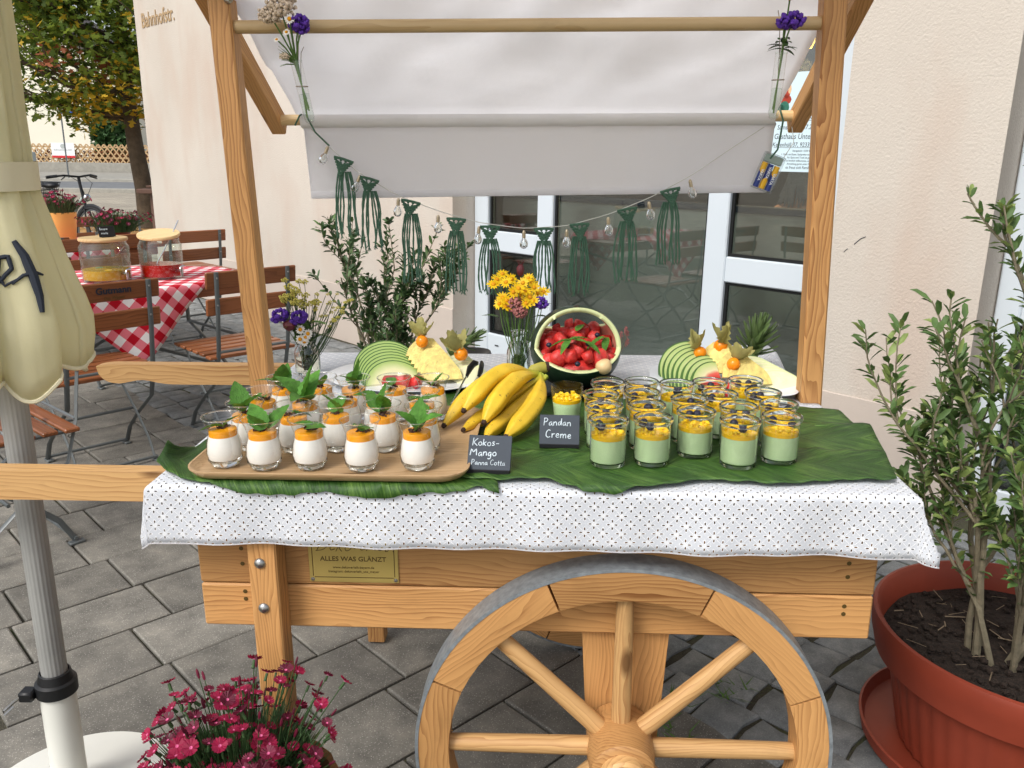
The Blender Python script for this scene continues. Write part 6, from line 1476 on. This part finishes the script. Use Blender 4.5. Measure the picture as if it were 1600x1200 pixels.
for i in range(Nr + 1):
    t = i / Nr; row = []
    for j in range(NT_ + 1):
        th = 2 * math.pi * j / NT_; ph = th * 4 + .7 + t * .5
        fr2 = ((ph / math.pi) % 1.0); fold_ = (fr2 / .86) ** .8 if fr2 < .86 else (1 - (fr2 - .86) / .14); sk = math.sin(fr2 * 5 + t * 3) * .4
        zlow = .995 + .035 * (1 - math.sin(math.pi * min(1, fr2 * 1.05))) + .02 * math.sin(th * 3 + 1); z = 2.35 - (2.35 - zlow) * t
        env = .090 if z > 1.37 else .090 + .070 * min(1, (1.37 - z) / .27) ** 1.15
        env *= 1 - .08 * max(0, (t - .90) / .10) ** 2
        crs = .005 * noise.noise(Vector((math.cos(th) * 7, math.sin(th) * 7, z * 3))) + .003 * noise.noise(Vector((math.cos(th) * 16 + z * 6, math.sin(th) * 16, z * 12)))
        r_ = env * (.80 + .20 * fold_) + sk * .003 + crs
        if abs(z - 1.37) < .08: r_ = min(r_, .088 + .02 * abs(z - 1.37) / .08)
        tw_ = th + .05 * math.sin(ph) * t; row.append((r_ * math.cos(tw_), r_ * math.sin(tw_), z))
    P.append(row)
cn2 = MB().grid(P).build('canopy', 'canvas', um, ang=80); m_ = cn2.modifiers.new('thick', 'SOLIDIFY'); m_.thickness = .002
MB().tube([Vector(p) + Vector((p[0], p[1], 0)).normalized() * .001 for p in P[-1]], .0045, 6).build('hem', 'canvashem', cn2)
bd_ = []
for j in range(73):
    th = 2 * math.pi * j / 72; bd_.append((th, .095 + .003 * abs(math.sin(th * 4 + 1.2))))
MB().grid([[(r_ * math.cos(th), r_ * math.sin(th), z) for th, r_ in bd_] for z in (1.345, 1.37, 1.395)]).build('strap', 'canvashem', um, ang=80)
# black script lettering wrapped round the front of the canopy
def on_canopy(th, z):
    fj = (th % (2 * math.pi)) / (2 * math.pi) * NT_; j = int(fj); fj -= j
    for i in range(Nr):
        a_, b_ = Vector(P[i][j]).lerp(Vector(P[i][j + 1]), fj), Vector(P[i + 1][j]).lerp(Vector(P[i + 1][j + 1]), fj)
        if b_.z <= z <= a_.z: return a_.lerp(b_, (a_.z - z) / max(1e-6, a_.z - b_.z))
    return Vector(P[-1][j])
b = MB()
for ln, rad in (([(-.03, 1.165), (-.01, 1.185), (.012, 1.195), (.034, 1.215), (.032, 1.236), (.016, 1.234), (.008, 1.205), (.018, 1.186), (.046, 1.200)], .0035), ([(.046, 1.262), (.056, 1.235), (.060, 1.20), (.061, 1.165), (.058, 1.128)], .0075), ([(.030, 1.188), (.048, 1.203), (.066, 1.205), (.074, 1.199)], .003)):
    pts = []
    for i in range(len(ln) - 1):
        for k_ in range(4): pts.append((ln[i][0] + (ln[i + 1][0] - ln[i][0]) * k_ / 4, ln[i][1] + (ln[i + 1][1] - ln[i][1]) * k_ / 4))
    pp = [on_canopy(-1.01 + math.asin(a_ / .125), z) for a_, z in pts]; pp = [p + Vector((p.x, p.y, 0)).normalized() * .004 for p in pp]
    b.tube(pp, [rad * (.55 + .6 * math.sin(math.pi * i / (len(pp) - 1))) for i in range(len(pp))], 8)
b.build('lettering', 'ink', cn2)

# ================================================================ the square, the street and what lies behind
rdp = MB().grid([[(-60, 29, -.024), (60, 29, -.024)], [(-60, 38, -.024), (60, 38, -.024)]]).build('street', 'asphalt', kind='structure')
for y in (28.85, 38.15):
    kb = MB().box((0, y, .03), (120, .3, .16), b=.02).build('kerb', 'kerb', kind='structure', smooth=False)
fw = MB().grid([[(-60, 38.3, .075), (60, 38.3, .075)], [(-60, 49.5, .075), (60, 49.5, .075)]]).build('pavement_far', 'kerb', kind='structure')
lw_ = MB().box((-20, 49.8, .30), (40, .4, .62), b=.02).build('garden_wall', 'kerb', label='low grey garden wall under the lattice fence across the street', cat='wall', smooth=False)
fe = thing('lattice_fence', 'crossed slat wooden fence across the street', 'fence', T((-26, 49.8, .62)))
SL = MB().box((0, 0, .62), (.07, .03, 1.45), b=0).mesh('slat', 'fencewood', False)
for i in range(46):
    for s_ in (-1, 1): link('slat', SL, fe, T((-4 + i * .34, .02 * s_, -.05)) @ Ry(38 * s_))
for z in (.25, .85): MB().box((4, .05, z), (17, .05, .09), b=0).build('rail', 'fencewood', fe)
hg = MB(); q = random.Random(9)
for i in range(2600):
    x, y, z = q.uniform(-31, -18), q.uniform(50.2, 51.0), q.uniform(.3, 1.25); s_ = .10; hg.add([(x + q.uniform(-s_, s_), y + q.uniform(-s_, s_), z + q.uniform(-s_, s_)) for k_ in range(4)], [[0, 1, 2], [0, 2, 3]])
hg.build('hedge', 'hedge', kind='stuff', smooth=False, label='brownish hedge behind the lattice fence', cat='hedge')
bn_ = thing('banner', 'white banner with red stripe fixed on the lattice fence', 'banner', T((-26.0, 49.6, 1.28)))
MB().box((0, 0, 0), (1.32, .02, .82), b=0).build('sheet', 'white', bn_); MB().box((0, -.014, -.36), (1.32, .01, .12), b=0).build('stripe', 'redprint', bn_)
link('lettering', text_mesh('RIEGERBAUER', .17, 'cabinet', .002), bn_, T((0, -.014, -.04)) @ FACE); MB().lathe([(0, .006), (.13, .006), (.13, 0)], 20, X=Rx(90)).build('emblem', 'cabinet', bn_, X=T((0, -.012, .22)))
hh = thing('house', 'white rendered house with dark roof across the street', 'house', T((-31, 56, 0)))
b = MB(); V = [(-9, 0, 0), (5.7, 0, 0), (5.7, 0, 6.0), (-1.6, 0, 11.2), (-9, 0, 6.0)]; V += [(x, 9, z) for x, y, z in V]
b.add(V, [[0, 1, 2, 3, 4], [9, 8, 7, 6, 5], [0, 5, 6, 1], [1, 6, 7, 2], [4, 9, 5, 0]]); b.build('wall', 'housewall', hh, smooth=False)
for s_ in (0, 1):
    e0, e1 = ((-1.6, 11.2), (6.4, 5.5)) if s_ == 0 else ((-1.6, 11.2), (-9.7, 5.5)); b = MB(); V = []
    for y in (-.5, 9.5): V += [(e0[0], y, e0[1]), (e1[0], y, e1[1]), (e1[0], y, e1[1] + .25), (e0[0], y, e0[1] + .3)]
    b.add(V, [[0, 1, 2, 3], [7, 6, 5, 4], [0, 4, 5, 1], [1, 5, 6, 2], [2, 6, 7, 3], [3, 7, 4, 0]]); b.build('roof', 'rooftile', hh, smooth=False)
for x in (-6.5, -3.8):
    wf = MB().box((x, -.02, 4.2), (1.0, .08, 1.3), b=.01).build('window', 'upvc', hh); MB().box((x, -.065, 4.2), (.84, .02, 1.14), b=0).build('window_pane', 'pane', wf)
kc = thing('street_cabinet', 'pale grey utility cabinet at the kerb left of the fence', 'cabinet', T((-22.6, 40, .07))); MB().box((0, 0, .58), (.52, .3, 1.12), b=.02).build('body', 'cabinet', kc); MB().box((0, 0, .06), (.48, .26, .12), b=.01).build('plinth', 'kerb', kc); MB().box((0, -.156, .62), (.005, .012, .92), b=0).build('door_gap', 'gasket', kc)
sp = thing('street_sign', 'thin street sign post with small blue plate across the street', 'sign', T((-20.6, 39.5, .07))); MB().tube([(0, 0, 0), (0, 0, 3.1)], .035, 8).build('post', 'steel', sp); MB().box((.25, 0, 2.9), (.62, .03, .16), b=.01).build('plate', 'bluesign', sp)
lp2 = thing('lamp_post', 'grey street lamp post rising behind the parasol', 'lamp post', T((-6.85, 12, 0))); MB().tube([(0, 0, 0), (0, 0, .9)], .085, 16).build('base_tube', 'steel', lp2); MB().tube([(0, 0, .9), (0, 0, .95), (0, 0, 5.2)], [.085, .058, .045], 16).build('pole', 'steel', lp2); MB().tube([(0, 0, 5.15), (.5, 0, 5.3), (.9, 0, 5.3)], [.04, .05, .06], 10, flat=.6).build('lamp_head', 'steel', lp2); MB().lathe([(.062, 0), (.062, .04)], 16).build('band', 'white', lp2, X=T((0, 0, 1.7)))
bp = thing('brown_post', 'brown post with flat cap at the corner of the building', 'post', T((-5.50, 13.0, 0))); MB().tube([(0, 0, 0), (0, 0, .78)], .075, 4).build('post', 'brownmetal', bp, smooth=False); MB().box((-.02, 0, .80), (.38, .30, .07), b=.01).build('cap', 'brownmetal', bp); MB().box((.05, 0, .87), (.25, .2, .03), b=.005).build('lid', 'brownmetal', bp)
hp = thing('hoop', 'small grey steel hoop on the square near the building corner', 'bike stand', T((-6.05, 13.4, 0))); MB().tube([(-.09, 0, 0), (-.09, 0, .33), (-.06, 0, .39), (.06, 0, .39), (.09, 0, .33), (.09, 0, 0)], .018, 8).build('bar', 'steel', hp)
# maple
tr = thing('maple_tree', 'maple with green and golden leaves beside the building', 'tree', T((-6.85, 15.8, 0)))
wb = MB(); tips = []; q = random.Random(77)
trunk = [Vector((0.02, 0, -.05)), Vector((-.02, 0, .7)), Vector((-.10, .0, 1.5)), Vector((-.14, 0, 2.3)), Vector((-.18, .1, 3.4)), Vector((-.1, .1, 4.8))]
wb.tube(trunk, [.20, .155, .14, .12, .09, .05], 14)
for i, (z, az, ln, elv) in enumerate(((1.9, 190, 1.9, .15), (2.1, 250, 1.8, .2), (2.3, 150, 1.9, .35), (2.3, 210, 2.2, .3), (2.6, 300, 1.8, .3), (2.8, 180, 2.2, .45), (3.0, 40, 1.8, .4), (3.1, 230, 2.1, .5), (3.5, 160, 2.1, .6), (3.7, 270, 1.8, .7), (4.0, 200, 1.9, .8), (4.3, 90, 1.5, 1), (4.6, 180, 1.6, 1.2), (3.3, 195, 2.4, .3), (2.0, 215, 1.5, -.1))):
    k_ = 0
    while k_ < len(trunk) - 2 and trunk[k_ + 1].z < z: k_ += 1
    p = trunk[k_].lerp(trunk[k_ + 1], (z - trunk[k_].z) / (trunk[k_ + 1].z - trunk[k_].z)); branchy(wb, p, (math.cos(R(az)), math.sin(R(az)), elv), ln, .04, 2, q, tips, .6, .12)
wb.build('trunk', 'treebark', tr)
LOBE = [(0, 0), (.25, -.06), (.45, -.42), (.52, -.14), (.78, -.24), (1.0, 0), (.78, .24), (.52, .14), (.45, .42), (.25, .06)]
lv = MB()
clumps = []
while len(clumps) < 210:
    x, y, z = q.uniform(-2.35, .9), q.uniform(-1.3, 1.3), q.uniform(1.5, 5.2)
    low = 2.95 if x < -1.35 else 2.25 if x < -.95 else 1.75
    if z > low + .25 * q.random() and ((x + .6) / 1.85) ** 2 + (y / 1.4) ** 2 + ((z - 3.6) / 2.1) ** 2 < 1.0 + .1 * q.random(): clumps.append([Vector((x, y, z))] * 2)
for pts in tips + clumps * 3:
    for i in range(15):
        p = Vector(pts[q.randrange(len(pts))]) + Vector((q.gauss(0, .16), q.gauss(0, .16), q.gauss(0, .13) - .05)); s_ = q.uniform(.11, .19)
        x = Vector((q.gauss(0, 1), q.gauss(0, 1), q.gauss(-.6, .6))).normalized(); y = x.cross(Vector((q.gauss(0, .5), q.gauss(0, .5), 1))).normalized(); n_ = x.cross(y)
        gold = (p.x > -.75 and p.z < 2.6); rust = (-.75 < p.x < -.25 and 2.6 < p.z < 3.1)
        mi = 2 if gold and q.random() < .5 else 3 if rust and q.random() < .6 else 2 if q.random() < .07 else (1 if q.random() < .4 else 0)
        lv.add([p + x * a_ * s_ + y * b_ * s_ - n_ * .15 * s_ * a_ * a_ for a_, b_ in LOBE], [[0, 1, 2, 3, 9], [3, 4, 5, 6, 7], [9, 3, 7, 8]], mi)
lv.build('crown', ['mleaf', 'mleafd', 'mleafy', 'mleafr'], tr, smooth=False, kind='stuff')
fl = MB(); q = random.Random(23)
for i in range(900):
    x, y = q.gauss(-7.4, .9), q.gauss(15.4, .8); a_ = q.uniform(0, 6.28); s_ = q.uniform(.05, .11)
    fl.add([(x + s_ * math.cos(a_ + k_ * 1.4), y + s_ * math.sin(a_ + k_ * 1.4), -.018 + q.uniform(0, .02)) for k_ in range(4)], [[0, 1, 2, 3]])
fl.build('fallen_leaves', 'fallen', kind='stuff', smooth=False, label='fallen golden leaves on the square under the maple', cat='leaves')
sb2 = MB(); q = random.Random(91)
for i in range(2600):
    p = Vector((q.gauss(0, 1), q.gauss(0, 1), q.gauss(0, 1))).normalized() * q.uniform(.7, 1.0); c = Vector((-24.2 + p.x * 1.3, 52.2 + p.y, 2.2 + p.z * 2.3)); s_ = .22
    sb2.add([c + Vector((q.uniform(-s_, s_), q.uniform(-s_, s_), q.uniform(-s_, s_))) for k_ in range(4)], [[0, 1, 2], [0, 2, 3]])
tb = thing('conifer', 'dark green bush tree at the end of the lattice fence', 'tree'); sb2.build('crown', 'shrub', tb, smooth=False, kind='stuff'); MB().tube([(-24.2, 52.2, 0), (-24.2, 52.2, 2)], .12, 8).build('trunk', 'treebark', tb)
# bicycle seen nearly from the front
bk = thing('bicycle', 'black city bicycle with rear basket parked on the square', 'bicycle', T((-5.95, 11.2, 0)) @ Rz(-26))
def ring(r_, t_, n_=40, m_=8): 
    b = MB(); b.tube([(r_ * math.cos(2 * math.pi * i / n_), 0, r_ * math.sin(2 * math.pi * i / n_)) for i in range(n_ + 1)], t_, m_, cap=False); return b
for x in (-.53, .53):
    wh = bpy.data.objects.new('wheel', None); col.objects.link(wh); wh.parent = bk; wh.location = (x, 0, .345)
    ring(.325, .020).build('tyre', 'rubber', wh); ring(.300, .010).build('rim', 'steel', wh)
    b = MB()
    for i in range(18): a_ = 2 * math.pi * i / 18; b.tube([(0, .02 * (-1) ** i, 0), (.30 * math.cos(a_), 0, .30 * math.sin(a_))], .0022, 3)
    b.build('spokes', 'steel', wh, kind='stuff'); MB().tube([(0, -.04, 0), (0, .04, 0)], .02, 10).build('hub', 'steel', wh)
    MB().tube([(.355 * math.cos(a_), 0, .355 * math.sin(a_)) for a_ in [R(20 + 16 * k_) for k_ in range(10)]], .028, 8, flat=.4).build('mudguard', 'bikeblack', wh)
def bt(nm, pts, r_, m='bikeblack', p=bk): return MB().tube(pts, r_, 10).build(nm, m, p)
bt('down_tube', [(.40, 0, .68), (.0, 0, .30)], .022); bt('top_tube', [(.38, 0, .80), (.02, 0, .40)], .018, 'bikewhite'); bt('seat_tube', [(-.02, 0, .30), (-.16, 0, .72)], .02, 'bikewhite'); bt('seat_post', [(-.16, 0, .72), (-.20, 0, .90)], .014, 'steel')
for s_ in (-1, 1): bt('chain_stay', [(0, .03 * s_, .30), (-.53, .06 * s_, .345)], .01); bt('seat_stay', [(-.14, .02 * s_, .66), (-.53, .06 * s_, .345)], .009); bt('fork', [(.43, .03 * s_, .66), (.47, .05 * s_, .5), (.53, .05 * s_, .345)], .012); bt('rack', [(-.20, .07 * s_, .72), (-.72, .07 * s_, .72)], .007); bt('rack', [(-.60, .07 * s_, .72), (-.53, .06 * s_, .36)], .006)
bt('steerer', [(.43, 0, .64), (.36, 0, .98), (.35, 0, 1.06)], .02); bt('handlebar', [(.26, -.32, 1.06), (.33, -.20, 1.08), (.36, 0, 1.06), (.33, .20, 1.08), (.26, .32, 1.06)], .013)
for s_ in (-1, 1): bt('grip', [(.27, s_ * .24, 1.072), (.22, s_ * .36, 1.055)], .019); bt('brake_lever', [(.33, s_ * .18, 1.06), (.37, s_ * .26, 1.03)], .007)
MB().ball((-.22, 0, .94), .12, 0, 16, 8, (1.15, .72, .38), .1).build('saddle', 'bikeblack', bk); MB().ball((.47, 0, .80), .05, 0, 12, 8, (.8, 1, 1)).build('headlamp', 'tap', bk)
bt('cable', [(.34, -.1, 1.06), (.46, -.08, 1.0), (.47, -.03, .85)], .004); bt('cable', [(.34, .1, 1.06), (.47, .10, .98), (.44, .02, .80)], .004); bt('crank', [(0, -.09, .30), (.12, -.10, .20)], .012); MB().lathe([(.085, -.004), (.09, 0), (.085, .004)], 24, X=Rx(90)).build('chainring', 'steel', bk, X=T((0, -.06, .30)))
b = MB(); bw, bl, hb_ = .19, .22, .24
for k_ in range(6):
    f_ = .72 + .28 * k_ / 5; z = .73 + hb_ * k_ / 5; b.tube([(-.50 - bl * f_, -bw * f_, z), (-.50 + bl * f_, -bw * f_, z), (-.50 + bl * f_, bw * f_, z), (-.50 - bl * f_, bw * f_, z), (-.50 - bl * f_, -bw * f_, z)], .006, 5)
for i in range(44):
    t = i / 44 * 4; s_ = int(t); u_ = t - s_; c = [(-1, -1), (1, -1), (1, 1), (-1, 1), (-1, -1)]; ax_, ay_ = c[s_][0] + (c[s_ + 1][0] - c[s_][0]) * u_, c[s_][1] + (c[s_ + 1][1] - c[s_][1]) * u_
    b.tube([(-.50 + ax_ * bl * .72, ay_ * bw * .72, .73), (-.50 + ax_ * bl, ay_ * bw, .73 + hb_)], .004, 4)
b.build('basket', 'basket', bk)
